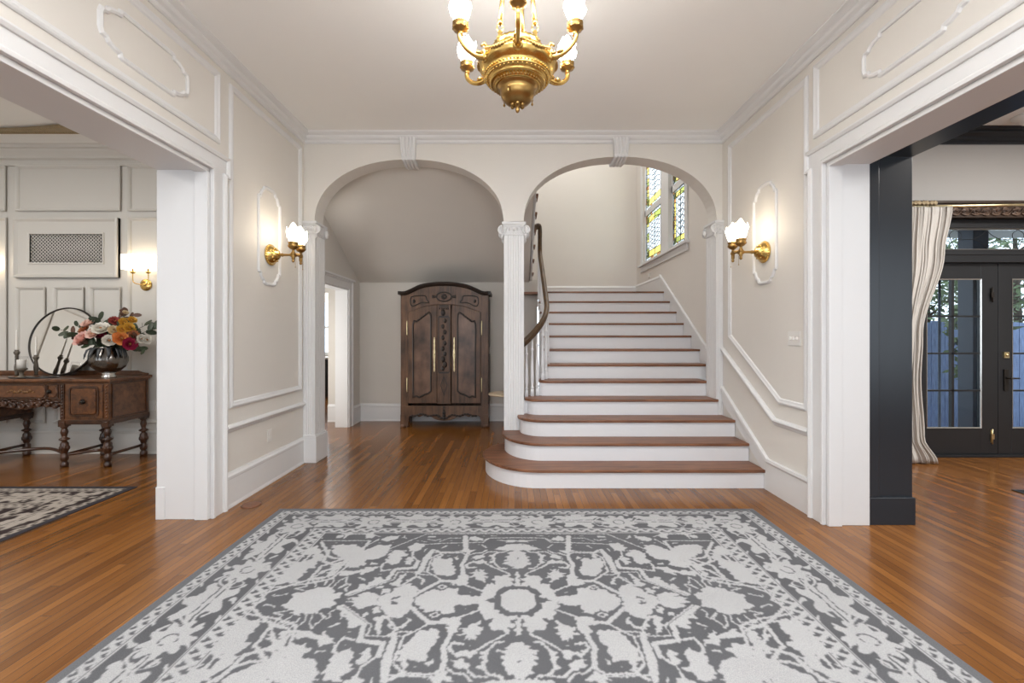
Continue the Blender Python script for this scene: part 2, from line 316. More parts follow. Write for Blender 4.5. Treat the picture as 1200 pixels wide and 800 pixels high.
RL= [[(-0.033,-0.121),(0.079,-0.121),(0.218,-0.121),(0.219,-0.0),(0.201,0.082),(0.17,0.163),(0.126,0.158),(0.135,0.195),(0.139,0.225),(0.121,0.243),(0.081,0.247),(0.046,0.272),(0.048,0.23),(0.02,0.212),(0.02,0.195),(0.043,0.186),(0.015,0.149),(0.014,0.212),(0.013,0.272),(-0.004,0.288),(-0.015,0.329),(-0.031,0.329)],[(-0.031,0.329),(0.001,0.325),(0.028,0.332),(0.033,0.348),(0.062,0.36),(0.056,0.371),(0.093,0.386),(0.06,0.412),(0.086,0.428),(0.066,0.444),(0.078,0.466),(0.052,0.488),(0.063,0.521),(0.028,0.534),(0.023,0.55),(-0.031,0.55)],[(0.143,0.386),(0.176,0.397),(0.161,0.412),(0.18,0.429),(0.157,0.433),(0.161,0.468),(0.19,0.481),(0.163,0.495),(0.141,0.521),(0.144,0.461)],[(0.19,0.382),(0.233,0.382),(0.294,0.393),(0.278,0.426),(0.249,0.415),(0.22,0.437),(0.192,0.412)],[(0.165,0.221),(0.197,0.217),(0.188,0.186),(0.217,0.19),(0.238,0.204),(0.253,0.225),(0.292,0.23),(0.26,0.255),(0.29,0.276),(0.251,0.28),(0.252,0.317),(0.238,0.293),(0.229,0.321),(0.215,0.305),(0.197,0.317),(0.201,0.28),(0.174,0.272),(0.193,0.251)],[(0.206,0.471),(0.256,0.437),(0.297,0.44),(0.277,0.454),(0.292,0.471),(0.269,0.488),(0.227,0.501)],[(0.286,0.149),(0.323,0.135),(0.39,0.158),(0.37,0.204),(0.34,0.212),(0.35,0.255),(0.324,0.272),(0.303,0.264),(0.286,0.23),(0.285,0.195)],[(0.379,0.247),(0.431,0.24),(0.485,0.254),(0.505,0.305),(0.532,0.367),(0.532,0.415),(0.528,0.454),(0.499,0.451),(0.46,0.441),(0.427,0.454),(0.413,0.448),(0.404,0.419),(0.404,0.367),(0.392,0.352),(0.38,0.329),(0.375,0.297)],[(0.38,0.433),(0.401,0.454),(0.409,0.464),(0.387,0.471),(0.38,0.485),(0.374,0.461)],[(0.221,-0.021),(0.425,-0.098),(0.481,-0.053),(0.551,-0.0),(0.547,0.032),(0.48,0.097),(0.459,0.111),(0.428,0.082),(0.385,0.121),(0.328,0.107),(0.33,0.052),(0.251,0.042),(0.215,0.032)],[(0.561,-0.042),(0.714,-0.053),(0.656,0.14),(0.63,0.158),(0.594,0.14),(0.565,0.116),(0.554,0.062)],[(0.526,0.177),(0.558,0.145),(0.554,0.181),(0.572,0.221),(0.598,0.23),(0.642,0.186),(0.634,0.212),(0.599,0.247),(0.564,0.23),(0.54,0.19)],[(0.268,0.559),(0.309,0.515),(0.326,0.501),(0.358,0.54),(0.383,0.559)],[(0.639,-0.121),(0.717,-0.053),(0.754,-0.01),(0.747,0.032),(0.703,0.072),(0.68,0.116),(0.623,0.158),(0.572,0.13)],[(0.76,-0.01),(0.851,-0.015),(0.92,0.016),(0.858,0.032),(0.882,0.05),(0.816,0.08),(0.745,0.037)],[(0.709,0.072),(0.745,0.057),(0.758,0.082),(0.728,0.116),(0.712,0.102)],[(0.76,0.111),(0.788,0.107),(0.793,0.126),(0.774,0.14),(0.756,0.13)],[(0.661,0.13),(0.701,0.135),(0.728,0.154),(0.702,0.186),(0.699,0.23),(0.668,0.272),(0.654,0.264),(0.668,0.221),(0.67,0.177)],[(0.781,0.177),(0.902,0.107),(0.893,0.158),(0.856,0.149),(0.834,0.204),(0.835,0.23),(0.805,0.234),(0.771,0.204)],[(0.97,0.016),(1.044,-0.053),(1.062,-0.037),(1.111,-0.059),(1.172,-0.053),(1.219,-0.021),(1.219,0.016),(1.237,0.052),(1.161,0.092),(1.124,0.13),(1.101,0.116),(1.07,0.13),(1.048,0.116),(1.022,0.107),(1.013,0.072),(0.979,0.067),(0.961,0.052)],[(0.838,0.344),(0.88,0.297),(0.935,0.247),(0.933,0.288),(0.99,0.251),(1.052,0.238),(1.063,0.272),(1.071,0.305),(1.012,0.297),(0.942,0.305),(0.915,0.352),(0.892,0.344)],[(0.935,0.367),(0.97,0.36),(0.971,0.336),(1.012,0.34),(1.057,0.336),(1.04,0.36),(1.076,0.386),(1.031,0.426),(1.024,0.495),(1.03,0.54),(1.019,0.559),(0.83,0.559),(0.868,0.508),(0.934,0.505),(0.969,0.495),(0.975,0.454),(0.955,0.454),(0.959,0.426)],[(0.695,0.495),(0.749,0.461),(0.736,0.44),(0.78,0.433),(0.827,0.468),(0.823,0.488),(0.837,0.521),(0.811,0.524),(0.806,0.559),(0.719,0.559),(0.751,0.54)],[(0.669,0.367),(0.688,0.375),(0.707,0.408),(0.683,0.419),(0.716,0.44),(0.685,0.468),(0.655,0.454),(0.657,0.419)],[(1.035,0.419),(1.096,0.382),(1.111,0.397),(1.075,0.461),(1.04,0.447)],[(0.491,0.44),(0.516,0.461),(0.488,0.508),(0.473,0.508)],[(1.261,0.251),(1.287,0.26),(1.397,0.245),(1.396,0.297),(1.402,0.321),(1.401,0.375),(1.373,0.401),(1.329,0.426),(1.313,0.404),(1.286,0.397),(1.268,0.36),(1.269,0.336),(1.27,0.305),(1.274,0.272)],[(1.224,0.404),(1.249,0.422),(1.294,0.401),(1.309,0.426),(1.306,0.475),(1.306,0.524),(1.268,0.515),(1.241,0.481),(1.238,0.44)],[(1.366,0.145),(1.402,0.149),(1.407,0.186),(1.359,0.208),(1.361,0.177)],[(1.08,0.313),(1.139,0.305),(1.155,0.276),(1.196,0.272),(1.162,0.313),(1.125,0.329),(1.143,0.382),(1.103,0.397),(1.095,0.375),(1.059,0.412),(1.046,0.397),(1.073,0.375)],[(1.025,0.481),(1.075,0.508),(1.133,0.534),(1.151,0.559),(1.012,0.559)],[(0.234,0.716),(0.297,0.77),(0.334,0.734),(0.322,0.698),(0.273,0.689)],[(-0.042,0.655),(0.061,0.638),(0.16,0.572),(0.105,0.555),(-0.042,0.551)],[(0.619,0.646),(0.687,0.663),(0.734,0.596),(0.706,0.548),(0.644,0.548)],[(0.852,0.629),(0.932,0.633),(1.008,0.555),(1.014,0.425),(0.969,0.422),(0.886,0.44),(0.845,0.5)],[(0.747,0.532),(0.807,0.5),(0.833,0.411),(0.762,0.368),(0.734,0.425)],[(1.024,0.58),(1.091,0.633),(1.22,0.638),(1.245,0.604),(1.216,0.572),(1.211,0.532),(1.157,0.485),(1.094,0.44),(1.03,0.428),(1.027,0.5),(1.051,0.524)],[(1.265,0.425),(1.313,0.433),(1.319,0.354),(1.263,0.326),(1.23,0.333)],[(1.271,0.313),(1.377,0.326),(1.409,0.209),(1.358,0.16),(1.288,0.166),(1.269,0.209)],[(1.283,0.548),(1.351,0.629),(1.398,0.58),(1.437,0.532),(1.398,0.485),(1.33,0.5),(1.274,0.478)],[(0.826,0.77),(0.906,0.761),(0.942,0.716),(0.899,0.681),(0.844,0.716)],[(1.095,0.333),(1.14,0.273),(1.098,0.209),(1.092,0.26)]]
RK= [[(0.072,-0.026),(0.125,-0.0),(0.092,0.027),(0.066,0.062),(0.022,0.097),(-0.008,0.13),(-0.038,0.13),(-0.038,0.097),(0.013,0.097),(0.054,0.057),(0.07,0.042),(0.076,-0.042),(0.039,-0.087),(-0.033,-0.092),(-0.033,-0.115),(0.04,-0.115),(0.089,-0.053)],[(-0.031,0.439),(-0.0,0.44),(0.014,0.448),(-0.0,0.458),(-0.031,0.46)],[(0.257,0.044),(0.337,0.047),(0.327,0.07),(0.279,0.064)],[(0.236,0.067),(0.319,0.087),(0.337,0.126),(0.284,0.116),(0.239,0.097)],[(0.639,0.02),(0.679,0.009),(0.676,0.032),(0.64,0.037)]]
RW= [(0.007,[(0.072,0.325),(0.104,0.329),(0.143,0.386),(0.149,0.433),(0.155,0.488),(0.131,0.524),(0.081,0.535),(0.061,0.559)]),(0.0063,[(0.052,0.268),(0.146,0.34),(0.195,0.386),(0.204,0.397)]),(0.0081,[(0.287,0.404),(0.319,0.367),(0.304,0.332),(0.259,0.34)]),(0.00635,[(0.189,0.177),(0.207,0.199)]),(0.01275,[(0.326,0.212),(0.326,0.297),(0.343,0.367),(0.328,0.44),(0.326,0.488)]),(0.00625,[(0.319,0.488),(0.361,0.524),(0.49,0.52),(0.542,0.461),(0.543,0.404),(0.542,0.288),(0.492,0.247),(0.446,0.199),(0.368,0.186)]),(0.00655,[(0.201,0.087),(0.249,0.116),(0.298,0.145)]),(0.00535,[(0.402,0.126),(0.424,0.107),(0.45,0.126),(0.428,0.145),(0.404,0.13)]),(0.0125,[(0.373,0.186),(0.443,0.186),(0.504,0.121),(0.553,0.067)]),(0.00505,[(0.495,0.255),(0.563,0.255),(0.616,0.272)]),(0.00565,[(0.571,0.305),(0.565,0.44)]),(0.0059,[(0.2,0.559),(0.234,0.521),(0.274,0.518),(0.314,0.488)]),(0.00965,[(0.495,0.521),(0.531,0.553)]),(0.00535,[(0.135,0.537),(0.188,0.537),(0.223,0.498)]),(0.00625,[(0.552,0.208),(0.591,0.23),(0.605,0.28)]),(0.00705,[(0.602,0.221),(0.657,0.145),(0.682,0.14)]),(0.00385,[(0.919,0.042),(0.719,0.204),(0.717,0.284),(0.559,0.287)]),(0.0136,[(0.934,0.057),(0.754,0.204),(0.741,0.317),(0.623,0.336),(0.622,0.415)]),(0.006,[(0.626,0.419),(0.675,0.481),(0.681,0.559)]),(0.01525,[(0.585,0.321),(0.584,0.454),(0.555,0.559)]),(0.00295,[(0.948,0.082),(0.966,0.111),(0.948,0.14),(0.957,0.158),(1.008,0.111),(0.975,0.158),(0.993,0.195),(1.0,0.23),(1.028,0.195),(1.041,0.13)]),(0.0029,[(1.07,0.13),(1.06,0.177),(1.079,0.23),(1.109,0.195),(1.157,0.212),(1.141,0.177),(1.209,0.158),(1.189,0.13),(1.247,0.111),(1.186,0.092)]),(0.0026,[(1.142,0.13),(1.151,0.158),(1.183,0.186),(1.096,0.186),(1.097,0.149)]),(0.00285,[(1.005,-0.053),(0.981,-0.087),(1.0,-0.01),(0.941,-0.021),(0.933,-0.064)]),(0.0073,[(0.767,0.313),(0.82,0.297),(0.835,0.352),(0.83,0.39),(0.802,0.406),(0.77,0.382),(0.745,0.397),(0.742,0.44)]),(0.00685,[(1.089,0.255),(1.074,0.39)]),(0.00625,[(1.085,0.251),(1.125,0.23),(1.216,0.212)]),(0.00705,[(1.008,0.44),(1.049,0.468),(1.071,0.468)]),(0.00505,[(0.543,0.305),(0.543,0.461),(0.492,0.508)]),(0.0088,[(1.287,-0.053),(1.339,-0.021),(1.402,0.052),(1.284,0.149),(1.212,0.195),(1.126,0.225)]),(0.00745,[(1.245,0.177),(1.303,0.177),(1.333,0.204),(1.331,0.243)]),(0.01015,[(1.209,0.23),(1.201,0.329),(1.206,0.352),(1.114,0.433)]),(0.0095,[(1.014,0.437),(1.111,0.447),(1.173,0.454),(1.216,0.481),(1.236,0.534),(1.238,0.559)]),(0.0083,[(1.339,0.419),(1.333,0.534),(1.281,0.553)]),(0.00395,[(1.361,0.468),(1.381,0.488),(1.391,0.521),(1.352,0.495)]),(0.0036,[(-0.051,0.743),(0.191,0.734),(0.231,0.672),(0.525,0.655),(0.625,0.638)]),(0.00365,[(0.191,0.734),(0.233,0.698),(0.259,0.716)]),(0.0025,[(-0.052,0.808),(0.643,0.798),(0.866,0.555)]),(0.01775,[(0.362,0.761),(0.337,0.555)]),(0.0046,[(0.335,0.54),(0.548,0.529)]),(0.014,[(0.559,0.524),(0.589,0.273)]),(0.0037,[(0.392,0.734),(0.474,0.734),(0.53,0.681)]),(0.00485,[(0.536,0.716),(0.565,0.698),(0.617,0.716)]),(0.00405,[(1.016,0.695),(1.348,0.695)]),(0.01085,[(1.338,0.672),(1.231,0.516),(1.215,0.411),(1.139,0.371),(1.014,0.365),(1.022,0.596),(1.013,0.684)]),(0.0056,[(0.958,0.716),(0.99,0.663),(1.01,0.629)]),(0.0068,[(1.126,0.34),(1.207,0.209),(1.199,0.148)]),(0.00735,[(1.046,0.354),(1.085,0.209),(1.198,0.16),(1.401,0.113)]),(0.0066,[(1.242,0.455),(1.347,0.411),(1.323,0.333)])]
# ------------------------------------------------------------------ the shell
CZ = 3.69
b = MB()
b.box(-8.2, 8.8, -2.8, 5.045, -.1, 0); b.box(-8.2, -2.0, 5.045, 5.42, -.1, 0); b.box(-2.0, 8.8, 5.045, 5.42, -.1, 0)
b.box(-2.8, 2.6, 5.42, 7.6, -.1, 0); b.box(-6.2, -2.8, 5.42, 11., -.1, 0)
S(b, 'floor', 'floor')
S(MB().box(-2.4, 2.4, -2.7, YB + .05, CZ, CZ + .1), 'ceiling', 'ceiling')
# left wall with the wide opening to the dining room
OZ = 2.72; LY = 3.484; RY = 3.37; OY0 = .2
S(MB().prism([(-2.7, 0), (OY0, 0), (OY0, OZ), (LY, OZ), (LY, 0), (5.15, 0), (5.15, CZ), (-2.7, CZ)], mapX(-2.70), 0, .34), 'wall_left', 'wall')
S(MB().prism([(-2.7, 0), (OY0, 0), (OY0, OZ), (RY, OZ), (RY, 0), (5.15, 0), (5.15, CZ), (-2.7, CZ)], mapX(XR), 0, .32), 'wall_right', 'wall')
# wall with the two arches
def arch(xc, a, zs, rise, n=40): return [(xc - a * math.cos(PI * i / n), zs + rise * (1 - abs(math.cos(PI * i / n)) ** 2.15) ** (1 / 2.15)) for i in range(n + 1)]
A1 = arch(-1.175, 1.065, 2.705, .702); A2 = arch(1.204, 1.087, 2.715, .722)
poly = [(-2.75, 0), (XL, 0), (XL, 2.705)] + A1 + A2 + [(XR, 2.715), (XR, 0), (2.75, 0), (2.75, CZ), (-2.75, CZ)]
S(MB().prism(poly, lambda a, b_, h: (a, YB + h, b_), 0, .225), 'wall_back', 'wall')
S(MB().box(-2.75, 2.75, -2.8, -2.7, 0, .55).box(-2.75, 2.75, -2.8, -2.7, 3.0, CZ).box(-2.75, -2.1, -2.8, -2.7, .55, 3.0)
  .box(2.1, 2.75, -2.8, -2.7, .55, 3.0).box(-.15, .15, -2.8, -2.7, .55, 3.0), 'wall_rear', 'wall')

# crown mould of the hall
crown = [(0, 0), (0, .05), (-.012, .07), (-.03, .07), (-.045, .055), (-.06, .03), (-.07, .012), (-.095, .012), (-.095, 0)]
cp = [(0, -.11), (.012, -.11), (.022, -.10), (.022, -.075), (.045, -.062), (.055, -.045), (.055, -.036), (.085, -.022), (.098, -.012), (.098, 0)]
b = MB(); hx0, hx1, hy0, hy1 = XL, XR, -2.7, YB
rings = []
for (x, y, sx, sy) in ((hx0, hy0, 1, 1), (hx1, hy0, -1, 1), (hx1, hy1, -1, -1), (hx0, hy1, 1, -1)):
    rings.append([(x + sx * o, y + sy * o, CZ + z) for o, z in cp])
rings.append(rings[0]); b.strip(rings, smooth=False)
S(b, 'trim_1', 'trim')

# cased openings: jambs, soffits, casings
def cased(side, yf, yn, name):
    X = XL if side < 0 else XR
    far = -2.765 if side < 0 else 2.672
    mp = mapL if side < 0 else mapR
    b = MB()
    # far jamb, soffit, near jamb (25 mm lining)
    b.box(X, far, yf - .012, yf + .01, 0, OZ); b.box(X, far, yn - .01, yn + .012, 0, OZ)
    b.box(X, far, yn, yf, OZ - .012, OZ + .01)
    inner = far + (.08 if side < 0 else -.0)
    # stepped lining strips
    b.box(X, X + side * .10, yf - .03, yf - .012, 0, OZ - .012); b.box(X, X + side * .10, yn, yf, OZ - .032, OZ - .012)
    b.box(X, X + side * .10, yn + .012, yn + .03, 0, OZ - .012)
    # casing on the hall side with crossette ears
    w = .152; e = .045
    outer = [(yn - w, 0), (yn - w, 2.70), (yn - w - e, 2.70), (yn - w - e, 2.868), (yf + w + e, 2.868), (yf + w + e, 2.70), (yf + w, 2.70), (yf + w, 0)]
    inn = [(yf, 0), (yf, OZ), (yn, OZ), (yn, 0)]
    b.prism(outer + inn, mp, 0, .022)
    bb = [(0, .022), (0, .045), (-.012, .045), (-.03, .034), (-.03, .022)]
    path = [(yn - w, .0), (yn - w, 2.70), (yn - w - e, 2.70), (yn - w - e, 2.868), (yf + w + e, 2.868), (yf + w + e, 2.70), (yf + w, 2.70), (yf + w, 0)]
    b.sweep(path, bb, mp, closed=False)
    b.sweep([(yn, 0), (yn, OZ), (yf, OZ), (yf, 0)], [(.0, .022), (.0, .032), (.022, .034), (.034, .022)], mp, closed=False)
    # plinth blocks
    b.box(X, X - side * .045 * 1, yf + .12, yf + w + .006, 0, .29) if False else None
    m = S(b, name, 'trim', bevel=.003)
cased(-1, LY, OY0, 'trim_2'); cased(1, RY, OY0, 'trim_3')
# black library side of the right opening
b = MB()
b.prism([(OY0 - .35, 0), (OY0, 0), (OY0, 2.775), (RY + .02, 2.775), (RY + .02, 0), (RY + .55, 0), (RY + .55, 3.05), (OY0 - .35, 3.05)], mapX(2.675), 0, .345)
b.box(2.675, 2.76, RY + .008, RY + .02, 0.205, 2.775)
b.box(2.668, 3.022, RY - .006, RY + .02, 0, .205)
S(b, 'trim_4', 'black', bevel=.004)
S(MB().prism([(-2.7, 0), (OY0 - .34, 0), (OY0 - .34, 3.04), (RY + .54, 3.04), (RY + .54, 0), (5.23, 0), (5.23, 3.8), (-2.7, 3.8)], mapX(2.70), 0, .30), 'wall_library_left', 'libwall')
# dining side casing
b = MB(); b.prism([(OY0 - .13, 0), (OY0, 0), (OY0, OZ), (LY, OZ), (LY, 0), (LY + .13, 0), (LY + .13, 2.85), (OY0 - .13, 2.85)], mapX(-2.70), 0, -.065)
b.box(-2.768, -2.70, LY - .02, LY + .13, 0, .25)
S(b, 'trim_5', 'trim', bevel=.003)

# hall baseboards and chair rails
def base_prof(h=.29): return [(0, 0), (.028, 0), (.028, .012), (.022, .03), (.020, h - .055), (.024, h - .05), (.024, h - .03), (.012, h - .012), (.008, h), (0, h)]
def run_y(b, x, s, y0, y1, prof, z0=0):
    b.strip([[(x + s * o, y, z0 + z) for o, z in prof] for y in (y0, y1)], smooth=False)
    for y in (y0, y1): b.add([(x + s * o, y, z0 + z) for o, z in prof], [tuple(range(len(prof)))])
def run_x(b, y, s, x0, x1, prof, z0=0):
    b.strip([[(x, y + s * o, z0 + z) for o, z in prof] for x in (x0, x1)], smooth=False)
    for x in (x0, x1): b.add([(x, y + s * o, z0 + z) for o, z in prof], [tuple(range(len(prof)))])
b = MB(); run_y(b, XL, 1, LY + .152, YB - .02, base_prof()); run_y(b, XL, 1, -2.7, OY0 - .152, base_prof())
S(b, 'baseboard_left', 'trim')
shoe = [(-.0, .0), (-.0, .012), (.012, .012), (.018, 0)]
# raked skirt on the right: level, then up with the stairs
b = MB(); lo = [(RY + .152, 0), (4.17, 0), (4.17, .15), (5.03, .70), (5.03, .862), (4.12, .29), (RY + .152, .29)]
b.prism(lo, mapR, 0, .02)
pth = [(RY + .152, .275), (4.125, .275), (5.03, .845)]
b.sweep(pth, [(.018, .018), (.015, .03), (-.008, .034), (-.022, .026), (-.03, .018)], mapR, closed=False)
run_y(b, XR, -1, -2.7, OY0 - .152, base_prof())
S(b, 'baseboard_right', 'trim')
rail = [(.032, 0), (.032, .012), (.022, .032), (.010, .038), (-.004, .030), (-.012, .018), (-.022, .016), (-.032, .008), (-.032, 0)]
b = MB(); b.sweep([(LY + .175, .652), (YB - .02, .652)], rail, mapL, closed=False); S(b, 'trim_6', 'trim')
b = MB(); b.sweep([(RY + .175, .652), (4.02, .652), (5.04, 1.275)], rail, mapR, closed=False); S(b, 'trim_7', 'trim')
# picture-frame mouldings
b = MB(); b.sweep(rect(3.742, 4.945, .845, 3.49), FR, mapL); S(b, 'trim_8', 'trim')
b = MB(); b.sweep([(3.60, .845), (3.945, .845), (4.86, 1.42), (4.86, 3.47), (3.60, 3.47)], FR, mapR); S(b, 'trim_9', 'trim')
b = MB(); b.sweep(rect(-.62, 3.565, 2.985, 3.50), FR, mapL); S(b, 'trim_10', 'trim')
b = MB(); b.sweep(rect(-.62, 3.475, 2.985, 3.50), FR, mapR); S(b, 'trim_11', 'trim')
def scallop(a0, a1, b0, b1, r, vertical):
    """rectangle whose ends shrink in an ogee with small ears"""
    pts = []
    if vertical:
        w = (a1 - a0) / 2; c = (a0 + a1) / 2
        end = [(w, -r), (w - .004, -r + .012), (w * .84, -r + .018), (w * .80, -r * .62), (w * .68, -r * .34), (w * .54, -r * .24), (w * .50, -.004), (.30 * w, .006)]
        for sx, sz, rev in ((1, 1, 0), (-1, 1, 1), (-1, -1, 0), (1, -1, 1)):
            q = [(c + sx * x, (b1 if sz > 0 else b0) + sz * z) for x, z in end]
            pts += q[::-1] if rev else q
    else:
        w = (b1 - b0) / 2; c = (b0 + b1) / 2
        end = [(w, -r), (w - .004, -r + .012), (w * .84, -r + .018), (w * .80, -r * .62), (w * .68, -r * .34), (w * .54, -r * .24), (w * .50, -.004), (.30 * w, .006)]
        for sz, sx, rev in ((1, 1, 0), (-1, 1, 1), (-1, -1, 0), (1, -1, 1)):
            q = [((a1 if sx > 0 else a0) + sx * z, c + sz * x) for x, z in end]
            pts += q[::-1] if rev else q
    return pts
FC = [(-.016, 0), (-.016, .010), (-.004, .018), (.010, .012), (.016, 0)]
for nm, mp, yc in (('trim_12', mapL, 4.33), ('trim_13', mapR, 4.19)):
    b = MB(); b.sweep(scallop(yc - .185, yc + .185, 1.925, 2.825, .115, True), FC, mp); S(b, nm, 'trim')
k = 14
for mp, ys in ((mapL, ((2.56, 3.235), (-.05, .62))), (mapR, ((2.32, 3.0), (-.05, .62)))):
    for y0, y1 in ys:
        b = MB(); b.sweep(scallop(y0, y1, 3.09, 3.37, .14, False), FC, mp); S(b, 'trim_%d' % k, 'trim'); k += 1

# keystones over the arches
def keystone(xc, z0, label):
    t = thing('keystone_bracket', label, 'bracket', (xc, YB, z0), 'fluted keystone brackets over the arches')
    b = MB(); zt = 3.635; wt, wb = .090, .072
    rows = []
    prof = []   # front face in z, with forward projection
    for i in range(13):
        u = i / 12; z = zt + (z0 - zt) * u
        prof.append((z, .035 + .035 * math.sin(PI * (1 - u) ** .8) * .6 + .02 * (1 - u), wt + (wb - wt) * u))
    for z, h, w in prof:
        r = [(xc - w, YB, z)]
        for j in range(15):
            a = -1 + 2 * j / 14; r.append((xc + a * w, YB - h + (.007 if j % 3 == 1 else 0), z))
        r.append((xc + w, YB, z)); rows.append(r)
    b.strip(rows, smooth=False); b.add(rows[-1], [tuple(range(len(rows[-1])))])
    b.build('face_block', 'trim', t)
    b = MB()   # scrolled underside running back through the soffit
    pts = []
    for i in range(9):
        y = YB - .05 + .30 * i / 8; pts.append((y, z0 + .012 - .035 * math.sin(PI * min(1, i / 5.5)) + .02 * math.sin(2 * PI * i / 8)))
    for j in range(4):
        x = xc - .056 + .0373 * j
        b.tube([(x, y, z - .004) for y, z in pts], .019, 8)
    b.box(xc - .07, xc + .07, YB, YB + .225, z0 + .0, z0 + .035)
    b.build('scroll_underside', 'trim', t)
keystone(-1.175, 3.392, 'white fluted keystone bracket at the crown of the left arch')
keystone(1.204, 3.425, 'white fluted keystone bracket at the crown of the right arch, above the stairs')

# fluted column and pilasters with volute capitals
def fluted(b, x0, x1, y0, y1, z0, z1, nf=5):
    """square shaft with shallow grooves on its faces"""
    def side(p, q, nrm):
        L = math.hypot(q[0] - p[0], q[1] - p[1]); dx, dy = (q[0] - p[0]) / L, (q[1] - p[1]) / L; out = [p]
        m = .12 * L; wv = (L - 2 * m) / nf
        for i in range(nf):
            a0 = m + wv * i + wv * .15; a1 = m + wv * (i + 1) - wv * .15
            for t, dpt in ((a0, 0), (a0 + .25 * (a1 - a0), .0035), (a1 - .25 * (a1 - a0), .0035), (a1, 0)):
                out.append((p[0] + dx * t + nrm[0] * -dpt, p[1] + dy * t + nrm[1] * -dpt))
        return out
    poly = side((x0, y0), (x1, y0), (0, -1)) + side((x1, y0), (x1, y1), (1, 0)) + side((x1, y1), (x0, y1), (0, 1)) + side((x0, y1), (x0, y0), (-1, 0))
    b.prism(poly, mapXY, z0, z1)
def spiral(b, c, ax, r, flip=1, depth=.03, mi=None):
    """volute in the plane spanned by ax (horizontal) and z"""
    ax = Vector(ax); c = Vector(c); pts = []; rad = []
    for i in range(26):
        a = i / 25 * 2.25 * 2 * PI; rr = r * (1 - .80 * i / 25)
        pts.append(c + ax * (flip * rr * math.sin(a)) + Vector((0, 0, rr * math.cos(a)))); rad.append(.013 * (1 - .4 * i / 25))
    b.tube(pts, rad, 6, mi=mi)
def capital(t, x0, x1, y0, y1, z, faces='fblr'):
    b = MB(); e = .022
    b.box(x0 - e, x1 + e, y0 - e, y1 + e, z - .028, z); b.box(x0 - .012, x1 + .012, y0 - .012, y1 + .012, z - .042, z - .028)
    b.box(x0 - .004, x1 + .004, y0 - .004, y1 + .004, z - .125, z - .042)
    b.box(x0 - .010, x1 + .010, y0 - .010, y1 + .010, z - .150, z - .136)
    b.build('abacus', 'trim', t, bevel=.003)
    zc = z - .095; vol = lambda: vb.build('volute', 'trim', t)
    for f in faces:
        if f in 'fb':
            y = (y0 - .018) if f == 'f' else (y1 + .018); 
            for sx, x in ((-1, x0 - .018), (1, x1 + .018)):
                vb = b = MB(); spiral(b, (x, y, zc), (1, 0, 0), .047, sx); b.lathe([(.001, -.016), (.034, -.016), (.036, .016), (.001, .016)], (x, y + (.012 if f == 'f' else -.012), zc), 16, Matrix(((1, 0, 0), (0, 0, 1), (0, 1, 0))))
                b.tube([(x, y, zc - .045), (x + sx * .004, y, zc - .075), (x - sx * .006, y, zc - .10)], [.018, .014, .003], 6); vol()
            n = 5; b = MB()
            for i in range(n):
                x = x0 + .02 + (x1 - x0 - .04) * i / (n - 1); b.ball((x, y + (.01 if f == 'f' else -.01), z - .072 - .012 * math.sin(PI * i / (n - 1))), .018, 6, sq=(1, .8, 1.25))
            b.build('egg_band', 'trim', t)
        else:
            x = (x0 - .018) if f == 'l' else (x1 + .018)
            for sy, y in ((-1, y0 - .0), (1, y1 + .0)):
                vb = b = MB(); spiral(b, (x, y, zc), (0, 1, 0), .045, sy); b.lathe([(.001, -.014), (.033, -.014), (.034, .014), (.001, .014)], (x, y, zc), 16, Matrix(((0, 0, 1), (0, 1, 0), (1, 0, 0)))); vol()
t = thing('column', 'white fluted column between the two arches, standing on the second stair tread', 'column', (.006, 5.16, .356))
b = MB(); fluted(b, -.106, .119, 5.052, 5.268, .357, 2.66, 6); b.build('shaft', 'trim', t); capital(t, -.106, .119, 5.052, 5.268, 2.704)
def pilaster(x0, x1, z0, label, wall_x, s):
    g = 'fluted pilasters at the outer sides of the arches'
    t = thing('pilaster', label, 'pilaster', ((x0 + x1) / 2, 5.14, z0), g)
    b = MB(); fluted(b, x0, x1, 5.02, 5.285, z0, 2.66, 4); b.build('shaft', 'trim', t)
    if z0 < .1:
        b = MB(); b.box(x0 - .002, x1 + .02, 5.0, 5.31, 0, .29); b.box(x0, x1 + .010, 5.01, 5.295, .29, .31); b.build('plinth', 'trim', t, bevel=.004)
    capital(t, x0, x1, 5.02, 5.285, 2.704 if s > 0 else 2.714, 'f' + ('r' if s > 0 else 'l'))
pilaster(-2.356, -2.222, 0, 'white fluted pilaster at the left foot of the left arch, on the hall floor', XL, 1)
pilaster(2.272, 2.350, .534, 'white fluted pilaster at the right foot of the right arch, on a stair tread', XR, -1)

# ------------------------------------------------------------------ nook under the stairs, next room
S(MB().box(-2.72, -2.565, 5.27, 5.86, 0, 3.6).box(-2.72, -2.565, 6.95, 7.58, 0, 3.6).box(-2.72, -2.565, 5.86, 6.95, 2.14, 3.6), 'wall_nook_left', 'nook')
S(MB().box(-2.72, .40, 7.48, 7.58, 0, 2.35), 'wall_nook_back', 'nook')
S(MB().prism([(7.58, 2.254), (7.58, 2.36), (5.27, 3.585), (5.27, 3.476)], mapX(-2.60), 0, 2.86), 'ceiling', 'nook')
b = MB(); b.sweep([(-2.565, 2.31), (.38, 2.31)], [(-.012, 0), (-.012, .008), (.012, .008), (.012, 0)], mapY(7.48), closed=False)
b.sweep([(7.45, 2.325), (6.2, 2.98)], [(-.01, 0), (-.01, .006), (.01, .006), (.01, 0)], mapX(-2.565), closed=False); S(b, 'trim_18', 'nook')
b = MB(); run_x(b, 7.48, -1, -2.565, .38, base_prof()); run_y(b, -2.565, 1, 7.10, 7.48, base_prof()); run_y(b, -2.565, 1, 5.30, 5.75, base_prof()); S(b, 'baseboard_nook', 'trim')
